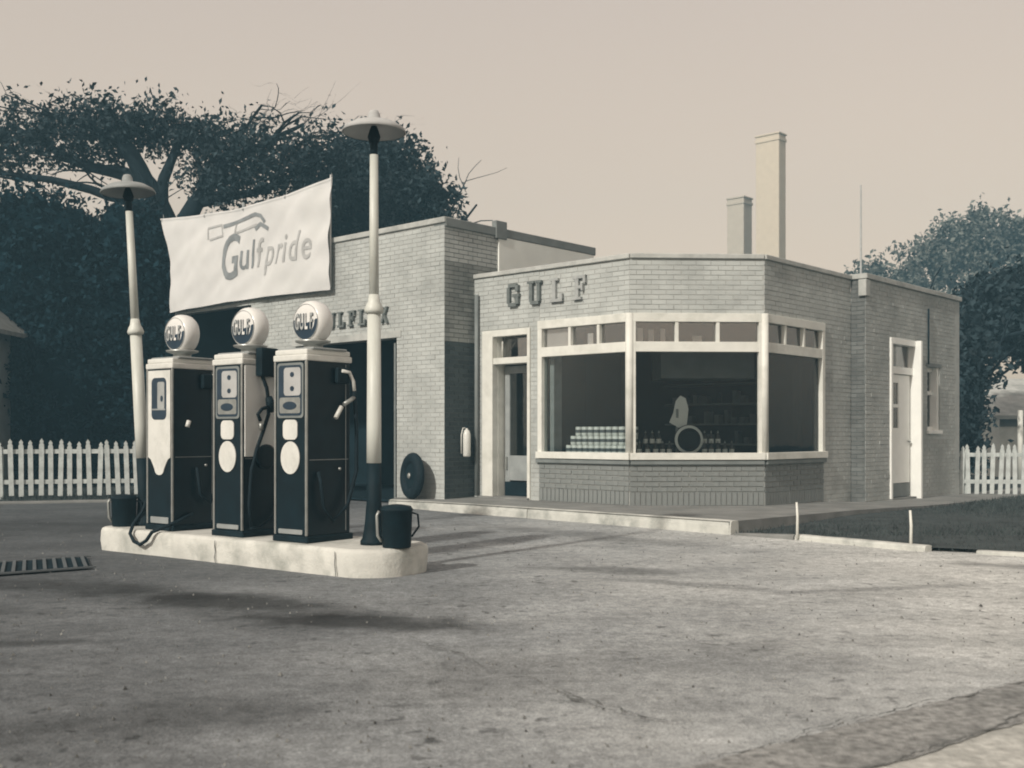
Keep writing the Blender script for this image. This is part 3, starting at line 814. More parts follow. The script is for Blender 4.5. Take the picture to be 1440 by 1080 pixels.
# ------------------------------------------------------------------ banner over the garage
Zb0, Zb1, Sb0, Sb1 = 3.66, 5.64, 2.73, 8.05
def bpt(u, v, off=0.0):      # u 0..1 from right (near) to left (far), v 0..1 up
    topz = Zb1 - .16 * math.sin(math.pi * u) ** .8 + (.05 if u > .5 else .0) * (u - .5)
    botz = Zb0 + .05 * math.sin(math.pi * u)
    side = .0 - .28 * (v - .0) * (v - .0) * 0
    s = Sb0 + (Sb1 - Sb0) * u
    if u > .8: s += (u - .8) / .2 * (.42 * max(0, v - .45) ** 1.6 * 2.2)
    d = .12 + .035 * math.sin(u * 9 + v * 2) * math.sin(math.pi * min(1, v + .1)) + .018 * math.sin(u * 23 + v * 5) + .03 * mnoise.noise(Vector((u * 14 + v * 5, v * 3 - u * 4, 2))) + .02 * (1 - min(1, u * 5)) * math.sin(v * 17) + off
    return TG(s, d, botz + (topz - botz) * v)
ban = thing('advertising_banner', 'large white cloth banner reading Gulfpride hung above the left garage bay', 'banner', tuple(TG(5.4, .12, 3.66)))
inv = Matrix.Translation(-ban.location)
nu, nv = 90, 30
mb = MB(); vs = [inv @ bpt(i / nu, j / nv) for j in range(nv + 1) for i in range(nu + 1)]
vb = [inv @ bpt(i / nu, j / nv, -.004) for j in range(nv + 1) for i in range(nu + 1)]
f1 = [(j * (nu + 1) + i, j * (nu + 1) + i + 1, (j + 1) * (nu + 1) + i + 1, (j + 1) * (nu + 1) + i) for j in range(nv) for i in range(nu)]
mb.add(vs, f1, True); mb.add(vb, [tuple(reversed(f)) for f in f1], True)
me = bpy.data.meshes.new('cloth'); me.from_pydata([tuple(v) for v in mb.v], [], mb.f); me.materials.append(M['cloth'])
me.polygons.foreach_set('use_smooth', [True] * len(me.polygons))
oc = bpy.data.objects.new('cloth', me); COL.objects.link(oc); oc.parent = ban
def on_banner(vs, fs, s_start, z_base, name, m):
    """print flat lettering on the cloth. text x runs right = decreasing s"""
    bm = bmesh.new(); bv = [bm.verts.new(v) for v in vs]
    for f in fs:
        try: bm.faces.new([bv[i] for i in f])
        except ValueError: pass
    bmesh.ops.triangulate(bm, faces=bm.faces)
    for _ in range(3):
        es = [e for e in bm.edges if e.calc_length() > .10]
        if not es: break
        bmesh.ops.subdivide_edges(bm, edges=es, cuts=1)
        bmesh.ops.triangulate(bm, faces=bm.faces)
    for v in bm.verts:
        s = s_start - v.co.x; z = z_base + v.co.y
        u = (s - Sb0) / (Sb1 - Sb0); topz = Zb1 - .16 * math.sin(math.pi * min(1, max(0, u))) ** .8
        vv = (z - Zb0) / (topz - Zb0)
        v.co = inv @ bpt(u, vv, .010)
    me = bpy.data.meshes.new(name); bm.to_mesh(me); bm.free(); me.materials.append(m)
    o = bpy.data.objects.new(name, me); COL.objects.link(o); o.parent = ban; return o
vs, fs = text_mesh('G', 1.25, 0.25, .72, bold=.012); on_banner(vs, fs, 6.22, 4.12, 'letter', M['ink'])
xx = 5.55
for ch, wch in zip('ulfpride', (.36, .20, .30, .40, .28, .20, .42, .36)):
    vs, fs = text_mesh(ch, .78, 0.25, .78, bold=.006)
    on_banner(vs, fs, xx, 4.27, 'letter', M['ink'] if xx > 5.1 else M['inkpale']); xx -= wch * .92
def quad_strip(pts, w_):
    vs = []; fs = []
    for i, (x, y) in enumerate(pts):
        a, b = pts[max(i - 1, 0)], pts[min(i + 1, len(pts) - 1)]
        dx, dy = b[0] - a[0], b[1] - a[1]; q = math.hypot(dx, dy)
        vs += [(x - dy / q * w_, y + dx / q * w_, 0), (x + dy / q * w_, y - dx / q * w_, 0)]
    fs = [(2 * i, 2 * i + 1, 2 * i + 3, 2 * i + 2) for i in range(len(pts) - 1)]
    return vs, fs
for pts, w_, m_ in (([(0, .0), (.0, .22), (.45, .24), (.48, .02), (.05, -.02)], .022, M['inkpale']),
                    ([(.5, .20), (1.0, .24), (1.6, .30), (1.75, .25), (1.85, .12)], .038, M['ink']),
                    ([(.95, .02), (1.35, .06), (1.62, .10)], .022, M['inkpale']),
                    ([(.9, .0), (.93, .2)], .022, M['inkpale']),
                    ([(1.55, .02), (1.72, .10), (1.95, -.02)], .04, M['ink'])):
    vs, fs = quad_strip(pts, w_); on_banner(vs, fs, 6.55, 4.98, 'emblem_line', m_)
for u0, u1, v0, v1 in ((0, 1, .0, .022), (0, 1, .978, 1.0)):
    hv = []; n_h = 80
    for i in range(n_h + 1):
        u = u0 + (u1 - u0) * i / n_h; hv += [inv @ bpt(u, v0, .007), inv @ bpt(u, v1, .007)]
    hm_ = MB(); hm_.add(hv, [(2 * i, 2 * i + 2, 2 * i + 3, 2 * i + 1) for i in range(n_h)]); hm_.build('hem', M['cloth'], ban)
for u in (.004, .25, .5, .75, .99):
    a_ = inv @ bpt(u, .985, .012); MB().lathe([(.022, 0), (.022, .006), (.012, .006)], 10, (a_.x, a_.y, a_.z - .02), 'y', False).build('eyelet', M['fascia'], ban)
    MB().tube([a_, a_ + Vector((.02, .05, .03)), a_ + Vector((.0, .10, .12))], .009, 5).build('tie_rope', M['fascia'], ban)
# poles holding it
for s_ in (2.86, 5.5, 8.0):
    MB().tube([inv @ TG(s_, .06, 3.7), inv @ TG(s_, .04, 5.6)], .025, 6).build('support_pole', M['grey'], ban)
MB().tube([inv @ TG(Sb0 + .02, .10, 3.7), inv @ TG(Sb0 + .02, .10, 5.68)], .012, 6).build('edge_rope', M['cloth'], ban)

# ------------------------------------------------------------------ pump island
PU = Vector((.8, -.6, 0)); PN = Vector((-.6, -.8, 0)); IA = Vector((-1.08, 8.46, 0))
PRZ = math.atan2(-.6, .8)
IZ = .225
isl_L, isl_W = 3.82, .86
isl = bpy.data.objects
def rounded(L0, L1, w_, rad_l, rad_r, n=16):
    pts = []
    for (cx, cy, r_, a0) in ((L1 - rad_r, rad_r, rad_r, -90), (L1 - rad_r, w_ - rad_r, rad_r, 0), (L0 + rad_l, w_ - rad_l, rad_l, 90), (L0 + rad_l, rad_l, rad_l, 180)):
        for k in range(n + 1):
            a = R(a0 + 90 * k / n); pts.append((cx + r_ * math.cos(a), cy + r_ * math.sin(a)))
    return pts
ir = rounded(-isl_L, 0, isl_W, .10, .36)
mb = MB(); k = len(ir); vs = []
# densify outline for chipped edge
den = []
for i in range(k):
    a, b = Vector((*ir[i], 0)), Vector((*ir[(i + 1) % k], 0)); m_ = max(1, int((b - a).length / .08))
    den += [a.lerp(b, j / m_) for j in range(m_)]
k = len(den)
c0 = Vector((-isl_L / 2, isl_W / 2, 0))
rings = [(1.0, -.03, 0), (1.0, .10, 0), (1.0, IZ - .035, 0), (.0, IZ - .012, .012), (.0, IZ, .035)]
for ri, (q, z, inset) in enumerate(rings):
    for p in den:
        d = (p - c0); dn_ = Vector((d.x / isl_L, d.y / isl_W, 0)).normalized()
        j = .010 * mnoise.noise(Vector((p.x * 3, p.y * 3, z * 9))) + .006 * mnoise.noise(Vector((p.x * 14, p.y * 14, z * 20)))
        v = p - dn_ * (inset + j + (.012 if ri == 0 else 0)); vs.append((v.x, v.y, z + (.006 * mnoise.noise(Vector((p.x * 4, p.y * 4, 2))) if ri > 2 else 0)))
fs = [(r * k + i, r * k + (i + 1) % k, (r + 1) * k + (i + 1) % k, (r + 1) * k + i) for r in range(4) for i in range(k)]
mb.add(vs, fs, True); mb.f.append(tuple(4 * k + i for i in range(k))); mb.sm.append(False)
io = mb.build('pump_island', M['island'])
io.location = IA; io.rotation_euler = (0, 0, PRZ)
tag(io, 'long raised whitewashed concrete island carrying the three pumps', 'pump island')
for x, m_ in ((-1.95, 0), (-.42, 0)):
    mb = MB()
    pts = [(x + .01 * random.uniform(-1, 1), -.014, z) for z in (0.0, .05, .1, .15, .2)]
    mb.tube(pts, [.003, .005, .004, .005, .003], 4); mb.build('crack', M['crack'], io)

# ------------------------------------------------------------------ petrol pumps
def petrol_pump(label, style, cloc):
    t = thing('petrol_pump', label, 'petrol pump', cloc, PRZ, 'petrol pumps on the island')
    W, Dp = .40, .51; x0, x1, y0, y1 = -W / 2, W / 2, -Dp / 2, Dp / 2
    body = MB(); body.box(x0, x1, y0, y1, .05, 1.56)
    bo = body.build('body', M['black'], t, .018, 3)
    MB().box(x0 - .02, x1 + .02, y0 - .015, y1 + .02, 0, .055).build('base_plinth', M['blackmatte'], t, .008, 1)
    capm = M['cream']
    c_ = MB(); c_.box(x0 - .012, x1 + .012, y0 - .012, y1 + .012, 1.545, 1.60); c_.box(x0 + .0, x1 - .0, y0 + .0, y1 - .0, 1.60, 1.645)
    c_.build('cap', capm, t, .012, 2)
    MB().lathe([(.10, 1.64), (.085, 1.66), (.085, 1.70), (.15, 1.72), (.155, 1.735), (.10, 1.745)], 20).build('globe_collar', M['chrome'], t)
    MB().box(-.22, .22, -.20, .20, 1.643, 1.662).build('cap_step', M['grey'], t, .006, 1)
    # globe, its face towards local -y
    cz = 1.895; r_ = .19
    prof = [(.001, -.098), (.11, -.094), (.150, -.088), (.166, -.080), (.183, -.055), (.19, -.02), (.19, .02), (.183, .055), (.166, .080), (.150, .088), (.11, .094), (.001, .098)]
    g_ = MB().lathe(prof, 36, (0, 0, cz), 'y', False).build('globe', M['opal'], t)
    # printed face: dark lower field with a curved top, pale lettering
    vs = []; fs = []
    nseg = 28; rr = .150
    def gy(x, z): return -.0985 + .004 * min(1, (x * x + z * z) / .0225) * 2.6 - .0025
    low = []
    for i in range(nseg + 1):
        a = R(172) + R(196) * i / nseg; low.append((rr * math.cos(a), rr * math.sin(a)))
    vs.append((0, gy(0, -.03) - .001, cz - .03))
    for x, z in low: vs.append((x, gy(x, z), cz + z))
    for i in range(nseg): fs.append((0, i + 1, i + 2))
    fs.append((0, nseg + 1, 1))
    mbp = MB(); mbp.add(vs, fs); mbp.build('print', M['navy'], g_)
    mbr = MB()
    ring = [(rr * math.cos(R(a)), rr * math.sin(R(a))) for a in range(0, 361, 10)]
    mbr.tube([(x * 1.03, gy(x, z) + .001, cz + z * 1.03) for x, z in ring], .003, 5, cap=False); mbr.build('ring', M['letterpale'], g_)
    for i, ch in enumerate('GULF'):
        tv, tf = text_mesh(ch, .17, 0, .47, bold=.004)
        xo = -.122 + .063 * i; zo = -.062
        mbt = MB(); mbt.add([(xo + .004 + v[0], -.1025, cz + zo + v[1] * 1.15 - .002) for v in tv], tf); mbt.build('letter', M['navy'], g_)
        mbt = MB(); mbt.add([(xo + v[0] * .97, -.1045, cz + zo + v[1] * 1.12) for v in tv], tf); mbt.build('letter', M['letterpale'] if i != 2 else M['opal'], g_)
    for sx_ in (x0 - .0015, x1 + .0015):
        MB().box(sx_ - .0012, sx_ + .0012, y0 + .03, y1 - .03, .70, .706).build('seam', M['grey'], t)
        MB().box(sx_ - .0012, sx_ + .0012, y1 - .06, y1 - .054, .08, 1.53).build('seam', M['grey'], t)
    MB().lathe([(.014, 0), (.014, .012), (.006, .02)], 10, (x1 - .001, .12, .62), 'x').build('door_lock', M['chrome'], t)
    # corner mouldings
    for xs in (x0 + .006, x1 - .006):
        MB().box(xs - .010, xs + .010, y0 - .010, y0 + .012, .06, 1.545).build('corner_trim', M['chrome'], t, .004, 1)
    def plate(name, outline, y, m, par=t, th=.008):
        n = len(outline); mb = MB()
        mb.add([(x, y, z) for x, z in outline] + [(x, y - th, z) for x, z in outline], [tuple(range(n)), tuple(range(2 * n - 1, n - 1, -1))] + [(i, (i + 1) % n, n + (i + 1) % n, n + i) for i in range(n)])
        return mb.build(name, m, par)
    def rrect(xa, xb, za, zb, r_, n=5):
        o = []
        for cx, cz_, a0 in ((xb - r_, za + r_, -90), (xb - r_, zb - r_, 0), (xa + r_, zb - r_, 90), (xa + r_, za + r_, 180)):
            for k in range(n + 1):
                a = R(a0 + 90 * k / n); o.append((cx + r_ * math.cos(a), cz_ + r_ * math.sin(a)))
        return o
    def oval(cx, cz_, a, b, n=28): return [(cx + a * math.cos(2 * math.pi * k / n), cz_ + b * math.sin(2 * math.pi * k / n)) for k in range(n)]
    if style == 'white_face':
        sh = [(-.175, .70), (-.175, 1.53), (.175, 1.53), (.175, .70), (.135, .68), (.10, .63)] + [(.07 * math.cos(R(a)), .58 + .05 * math.sin(R(a))) for a in range(0, -181, -20)] + [(-.10, .63), (-.135, .68)]
        pl = plate('front_panel', sh, y0 - .001, M['cream'])
        plate('dial_window', rrect(-.115, .115, 1.06, 1.46, .05), y0 - .0092, M['navy'], t, .003)
        plate('dial_plate', rrect(-.02, .09, 1.16, 1.42, .02), y0 - .0124, M['letterpale'], t, .002)
        plate('dial_mark', oval(.05, 1.26, .02, .03), y0 - .0146, M['navy'], t, .002)
        plate('dial_bar', rrect(-.105, .105, 1.15, 1.165, .005), y0 - .0125, M['grey'], t, .003)
        plate('kick_panel', rrect(-.14, .14, .07, .13, .01), y0 - .001, M['grey'], t, .006)
    else:
        plate('window_frame', rrect(-.165, .165, 1.06, 1.53, .03), y0 - .001, M['fascia'], t, .006)
        plate('dial_window', rrect(-.145, .145, 1.08, 1.51, .03), y0 - .0072, M['navy'], t, .002)
        plate('dial_plate', rrect(-.075, .135, 1.25, 1.49, .03), y0 - .0094, M['inkpale'], t, .002)
        for dz in (1.31, 1.43): plate('dial_mark', oval(.03, dz, .025, .022), y0 - .0116, M['navy'], t, .002)
        plate('price_plate', rrect(-.13, .13, 1.10, 1.235, .02), y0 - .0094, M['metal'], t, .002)
        plate('sight_glass', oval(0, 1.165, .085, .035), y0 - .0116, M['navy'], t, .003)
        sg = plate('badge', rrect(-.09, .09, .875, 1.045, .045), y0 - .001, M['cream'])
        ov = plate('oval_sign', oval(.0, .72, .118, .140), y0 - .001, M['cream'])
        plate('kick_panel', rrect(-.15, .15, .07, .11, .01), y0 - .001, M['grey'], t, .006)
    # side facing the street end
    if style == 'white_side':
        pl = MB(); pl.box(x1 - .001, x1 + .010, y0 + .02, y1 - .015, .72, 1.54); pl.build('side_panel', M['panel'], t, .004, 1)
        MB().lathe([(.11, 0), (.11, .03), (.09, .045)], 20, (x1, 0, .72), 'x').build('panel_hump', M['black'], t)
        mbn = MB(); mbn.box(x1 + .010, x1 + .10, -.12, .08, 1.44, 1.70); mbn.box(x1 + .01, x1 + .08, -.03, .16, 1.50, 1.60)
        mbn.build('nozzle_boot', M['blackmatte'], t, .02, 2)
        MB().tube([(x1 + .05, -.08, 1.46), (x1 + .05, -.02, 1.34), (x1 + .05, -.0, 1.22), (x1 + .05, .0, 1.1), (x1 + .05, -.06, .95), (x1 + .04, -.12, .80), (x1 + .045, -.19, .6), (x1 + .05, -.22, .3), (x1 + .05, -.2, .10)], .017, 8).build('hose', M['rubber'], t)
        MB().tube([(x1 + .05, .12, 1.5), (x1 + .05, .17, 1.3), (x1 + .05, .22, 1.05), (x1 + .06, .25, .8), (x1 + .05, .22, .5), (x1 + .05, .1, .2), (x1 + .05, -.1, .08), (x1 + .05, -.2, .09)], .017, 8).build('hose', M['rubber'], t)
        nz_ = MB(); nz_.tube([(x1 + .05, .0, 1.26), (x1 + .055, .02, 1.2), (x1 + .05, .03, 1.12)], [.03, .042, .03], 8); nz_.tube([(x1 + .06, .0, 1.17), (x1 + .07, -.09, 1.15), (x1 + .06, -.13, 1.10), (x1 + .06, -.10, 1.04)], .016, 8)
        nz_.build('nozzle', M['blackmatte'], t)
        MB().tube([(x1 + .065, -.10, 1.02), (x1 + .06, -.09, .96)], .018, 8).build('nozzle_tip', M['metal'], t)
    else:
        MB().box(x1 - .002, x1 + .05, .06, .2, 1.36, 1.5).build('nozzle_boot', M['blackmatte'], t, .015, 2)
        if style == 'dark_side':
            MB().tube([(x1 + .06, .10, 1.47), (x1 + .065, .18, 1.46), (x1 + .065, .23, 1.38), (x1 + .065, .24, 1.30)], .015, 8).build('nozzle_guard', M['cream'], t)
            MB().tube([(x1 + .06, .24, 1.24), (x1 + .06, .12, 1.18)], .020, 8).build('nozzle_body', M['metal'], t)
            MB().tube([(x1 + .06, .09, 1.16), (x1 + .06, .02, 1.06)], .020, 8).build('nozzle_tip', M['cream'], t)
            MB().tube([(x1 + .06, .24, 1.3), (x1 + .07, .26, 1.0), (x1 + .07, .26, .6), (x1 + .07, .15, .3), (x1 + .07, -.02, .18), (x1 + .06, -.12, .3), (x1 + .05, -.14, .5), (x1 + .02, -.14, .6)], .017, 8).build('hose', M['rubber'], t)
        else:
            MB().tube([(x1 + .03, .18, 1.50), (x1 + .05, .23, 1.46), (x1 + .05, .25, 1.40)], .016, 8).build('nozzle_guard', M['cream'], t)
            MB().tube([(x1 + .05, .25, 1.4), (x1 + .06, .26, 1.0), (x1 + .07, .24, .5), (x1 + .07, .12, .25), (x1 + .05, .02, .35), (x1 + .03, .0, .6)], .017, 8).build('hose', M['rubber'], t)
            MB().tube([(x1 + .04, -.1, 1.05), (x1 + .04, -.12, .99)], .022, 8).build('nozzle_tip', M['cream'], t)
            # loop hanging over the island edge
            MB().tube([(x0 - .03, .05, .95), (x0 - .05, -.05, .7), (x0 - .05, -.16, .4), (x0 - .06, -.27, .17), (x0 - .05, -.38, .05), (x0 - .03, -.425, -.03), (x0 + .04, -.43, -.10), (x0 + .14, -.43, -.125), (x0 + .24, -.43, -.08), (x0 + .31, -.42, .0), (x0 + .37, -.36, .035), (x1 + .02, -.2, .10), (x1 + .04, -.05, .16)], .017, 10).build('hose', M['rubber'], t)
    return t
PC3 = Vector((-1.737, 9.424, IZ)); 
petrol_pump('black petrol pump nearest the lamp post with white oval sign and dark side', 'dark_side', tuple(PC3))
petrol_pump('middle petrol pump with hoses over a white upper side panel', 'white_side', tuple(PC3 - PU * .835))
petrol_pump('petrol pump with white front panel and hose looped over the kerb', 'white_face', tuple(PC3 - PU * 1.85))

# ------------------------------------------------------------------ lamp posts
def lamp(label, loc, lean, tone, H=3.62):
    t = thing('lamp_post', label, 'lamp post', loc, 0, 'lamp posts on the pump island')
    t.rotation_euler = (0, R(lean), 0)
    MB().lathe([(.115, 0), (.115, .03), (.10, .05), (.085, .12), (.075, .2), (.068, .30), (.063, .34), (.061, .68)], 20).build('base', M['blackmatte'], t)
    MB().lathe([(.062, .68), (.061, 1.0), (.056, 1.93)], 20).build('shaft', M['postpaint'], t)
    MB().lathe([(.056, 1.93), (.074, 1.935), (.082, 1.96), (.068, 2.0), (.052, 2.03), (.042, 2.09)], 20).build('collar', M['postpaint'], t)
    MB().lathe([(.041, 2.05), (.035, H - .34)], 18).build('upper_shaft', M['postpaint'], t)
    MB().lathe([(.030, H - .34), (.032, H - .30), (.028, H - .12)], 14).build('stem', M['blackmatte'], t)
    sh = MB().lathe([(.262, H - .155), (.27, H - .15), (.25, H - .115), (.18, H - .075), (.10, H - .055), (.055, H - .04), (.05, H + .0), (.035, H + .03), (.001, H + .04)], 28, cap=False)
    sh.lathe([(.255, H - .153), (.23, H - .12), (.15, H - .085), (.03, H - .08)], 28, cap=False)
    sh.build('lamp_shade', M[tone], t)
    MB().lathe([(.001, H - .25), (.04, H - .235), (.055, H - .19), (.04, H - .14), (.025, H - .10)], 14, cap=False).build('bulb', M['blackmatte'], t)
    return t
def isl_pt(u, d): return IA + PU * u - PN * d
p = isl_pt(-.41, .42); lamp('upright lamp post at the near right end of the island', (p.x, p.y, IZ), 0.0, 'inkpale', 3.60)
p = isl_pt(-3.58, .40); lamp('slightly leaning lamp post at the far left end of the island', (p.x, p.y, IZ), -3.1, 'grey', 3.52)

def bucket(label, loc, rz, r_, h):
    t = thing('bucket', label, 'bucket', loc, rz, 'buckets beside the lamp posts')
    MB().lathe([(r_ * .86, 0), (r_ * .9, .01), (r_ * .98, h * .9), (r_ * 1.04, h * .92), (r_ * 1.04, h * .95), (r_ * .9, h * .96), (r_ * .84, .05), (.001, .04)], 24, cap=False).build('can', M['blackmatte'], t)
    MB().lathe([(r_ * 1.0, h * .955), (r_ * .9, h * 1.02), (r_ * .3, h * 1.06), (.001, h * 1.07)], 24, cap=False).build('lid', M['blackmatte'], t)
    MB().tube([(r_ * .95, 0, h * .85), (r_ * 1.35, 0, h * .8), (r_ * 1.42, 0, h * .5), (r_ * .95, 0, h * .25)], .009, 6).build('handle', M['blackmatte'], t)
    MB().tube([(-r_ * .95, 0, h * .15), (-r_ * 1.2, 0, h * .3), (-r_ * 1.25, 0, h * .8), (-r_ * 1.1, 0, h * .9)], .014, 6).build('spout', M['metal'], t)
    return t
p = isl_pt(-.17, .36); bucket('dark lidded bucket right of the near lamp post', (p.x + .06, p.y - .05, IZ), .3, .13, .33)
p = isl_pt(-3.66, .20); bucket('dark bucket with pale spout beside the leaning lamp post', (p.x, p.y, IZ), 0, .125, .30)

# ------------------------------------------------------------------ tyre and wall extinguisher by the garage
t = thing('tyre', 'black tyre standing against the garage wall beside the door', 'tyre', tuple(TG(.48, .13, .11)), math.atan2(-dL.y, -dL.x))
pr = []
for k in range(17):
    a = R(360 * k / 16); pr.append((.265 + .085 * math.cos(a) * 1.0, .075 * math.sin(a)))
MB().lathe(pr, 40, (0, 0, .352), 'y', False).build('tread', M['rubber'], t)
MB().lathe([(.19, -.03), (.12, -.02), (.05, -.03), (.001, -.03)], 24, (0, 0, .352), 'y', False).build('wheel_disc', M['blackmatte'], t)
MB().lathe([(.045, -.06), (.03, -.075), (.001, -.078)], 14, (0, 0, .352), 'y', False).build('hub_cap', M['metal'], t)
t.rotation_euler = (R(-3), 0, math.atan2(dL.y, dL.x) - R(17)); t.scale = (1.05, 1, 1.07); t.location = TG(.52, .24, .10)
t = thing('fire_extinguisher', 'pale fire extinguisher hung on the dark garage side wall', 'extinguisher', tuple(TS(.42, .08, .78)))
MB().lathe([(.05, 0), (.062, .02), (.062, .36), (.045, .42), (.02, .44), (.02, .48)], 16).build('cylinder', M['cream'], t)
MB().tube([(0, 0, .47), (-.06, -.03, .46), (-.085, -.04, .35), (-.085, -.04, .05)], .010, 6).build('hose', M['cream'], t)
MB().box(-.02, .02, -.02, .02, .46, .50).build('valve', M['blackmatte'], t)
MB().box(-.066, .066, -.01, .075, .1, .14).build('bracket', M['blackmatte'], t)

# stakes
for loc, lab in (((3.08, 11.66, .05), 'thin white stake in the kerb nearest the sidewalk corner'), ((3.96, 10.72, .03), 'thin white stake further right on the lawn edge')):
    o = MB().tube([(0, 0, -.03), (.004, 0, .2), (-.006, .0, .36)], [.016, .015, .012], 6).build('stake', M['white'])
    o.location = loc; tag(o, lab, 'stake', 'white stakes at the lawn edge')

# ------------------------------------------------------------------ drain grate
gt = thing('drain_grate', 'long steel drain grate set in the asphalt left of the island', 'drain grate', (-4.02, 9.35, 0))
ax, bx = Vector((.8, .60, 0)), Vector((-.40, .90, 0))
def GP(s, d, z): 
    v = ax * s + bx * d; return (v.x, v.y, z)
MB().box(-1.6, .34, -.42, .42, .012, .016, GP).build('drain_pit', M['dark'], gt)
k = 0
s = -1.6
while s < .33:
    o = MB().box(s, s + .028, -.42, .42, .0162, .030, GP).build('grate_bar', M['candark'], gt); s += .082
for d_ in (-.45, .42): MB().box(-1.62, .38, d_, d_ + .03, .012, .026, GP).build('grate_rim', M['candark'], gt)

# ------------------------------------------------------------------ picket fences
def picket_mesh(h, w_=.080, th=.018, dog=True):
    mb = MB()
    ol = [(-w_ / 2, 0), (w_ / 2, 0), (w_ / 2, h - .11), (w_ * .30, h - .085), (w_ * .42, h - .055), (0, h), (-w_ * .42, h - .055), (-w_ * .30, h - .085), (-w_ / 2, h - .11)]
    n = len(ol)
    mb.add([(x, -th / 2, z) for x, z in ol] + [(x, th / 2, z) for x, z in ol], [tuple(range(n)), tuple(range(2 * n - 1, n - 1, -1))] + [(i, (i + 1) % n, n + (i + 1) % n, n + i) for i in range(n)])
    me = bpy.data.meshes.new('picket'); me.from_pydata(mb.v, [], mb.f); me.materials.append(M['picket']); return me
def fence(label, a, b, h, pitch, z0, lean=0.0):
    a, b = Vector(a), Vector(b); d = (b - a); L = d.length; d.normalize()
    t = thing('picket_fence', label, 'fence', (a.x, a.y, z0), math.atan2(d.y, d.x))
    me = picket_mesh(h); n = int(L / pitch)
    for k in range(n):
        o = bpy.data.objects.new('picket', me); COL.objects.link(o); o.parent = t
        o.location = (k * pitch + random.uniform(-.008, .008), -.03, .05 + random.uniform(-.012, .008))
        o.rotation_euler = (random.gauss(0, .015), random.gauss(0, .028) - lean, random.gauss(0, .03)); o.scale = (1, 1, random.uniform(.965, 1.02))
    for z in (.26, .80):
        MB().box(-.05, L + .05, -.018, .022, z * h, z * h + .075).build('rail', M['picket'], t)
    k = 0
    while k * 2.4 < L:
        MB().box(k * 2.4 + .03, k * 2.4 + .12, .024, .114, -.05, h - .08).build('fence_post', M['picket'], t); k += 1
    return t
fence('weathered white picket fence behind the island on the left', FL0, FL1 + dF * .35, .98, .158, .02, .02)
fence('white picket fence beyond the right end of the station', P4 + Vector((.12, .25, 0)), Vector((13.6, 20.4, 0)), .96, .145, -.06, -.02)

# ------------------------------------------------------------------ neighbouring houses
def gable_house(label, loc, rz, W, Dd, h, rh, over=.35):
    t = thing('house', label, 'house', loc, rz)
    mb = MB()
    pts = [(0, 0, 0), (W, 0, 0), (W, Dd, 0), (0, Dd, 0), (0, 0, h), (W, 0, h), (W, Dd, h), (0, Dd, h), (W / 2, 0, h + rh), (W / 2, Dd, h + rh)]
    mb.add(pts, [(0, 1, 5, 8, 4), (2, 3, 7, 9, 6), (1, 2, 6, 5), (3, 0, 4, 7)])
    mb.build('wall', M['siding'], t)
    z = .3
    while z < h:
        MB().box(-.012, W + .012, -.018, 0.0, z, z + .17).build('clapboard', M['siding'], t); z += .2
    for sg in (0, 1):
        sl_ = rh / (W / 2); x_e = -over if sg == 0 else W + over; x_r = W / 2
        ze = h - over * sl_
        q = [(x_e, -over, ze), (x_r, -over, h + rh), (x_r, Dd + over, h + rh), (x_e, Dd + over, ze)]
        m2 = MB(); m2.add(q + [(a, b, c + .09) for a, b, c in q], [(0, 1, 2, 3), (7, 6, 5, 4), (0, 4, 5, 1), (1, 5, 6, 2), (2, 6, 7, 3), (3, 7, 4, 0)]); m2.build('roof', M['shingle'], t)
    return t
gable_house('grey clapboard house corner at the far left edge', (-16.3, 20.4, 0), R(1), 5.7, 2.4, 3.42, 2.3, .30)
# white shed at the far right
t = thing('shed', 'small white shed with grey lean-to roof beyond the right fence', 'shed', (13.55, 30, 0), 0)
MB().box(0, 5, 0, 3, -.05, 1.65).build('wall', M['white'], t)
m2 = MB(); q = [(-.35, -.45, 1.55), (5.3, -.45, 1.55), (5.3, 3.3, 2.75), (-.35, 3.3, 2.75)]
m2.add(q + [(a, b, c + .1) for a, b, c in q], [(0, 1, 2, 3), (7, 6, 5, 4), (0, 4, 5, 1), (1, 5, 6, 2), (2, 6, 7, 3), (3, 7, 4, 0)]); m2.build('roof', M['coping'], t)
MB().box(.75, .95, -.03, .0, 0, 1.55).build('trim_board', M['siding'], t)
MB().box(.0, 5, -.04, 0, 1.35, 1.62).build('eaves_board', M['siding'], t)
o = MB().tube([(12.95, 27.5, -.06), (12.95, 27.5, 1.75)], .07, 8).build('gate_post', M['white']); tag(o, 'round white post in front of the white shed', 'post')
# thin pole right
o = MB().tube([(9.05, 28.0, -.06), (9.05, 28.0, 7.6)], [.045, .02], 6).build('utility_pole', M['letterpale']); tag(o, 'thin pole standing left of the right-hand trees', 'pole')

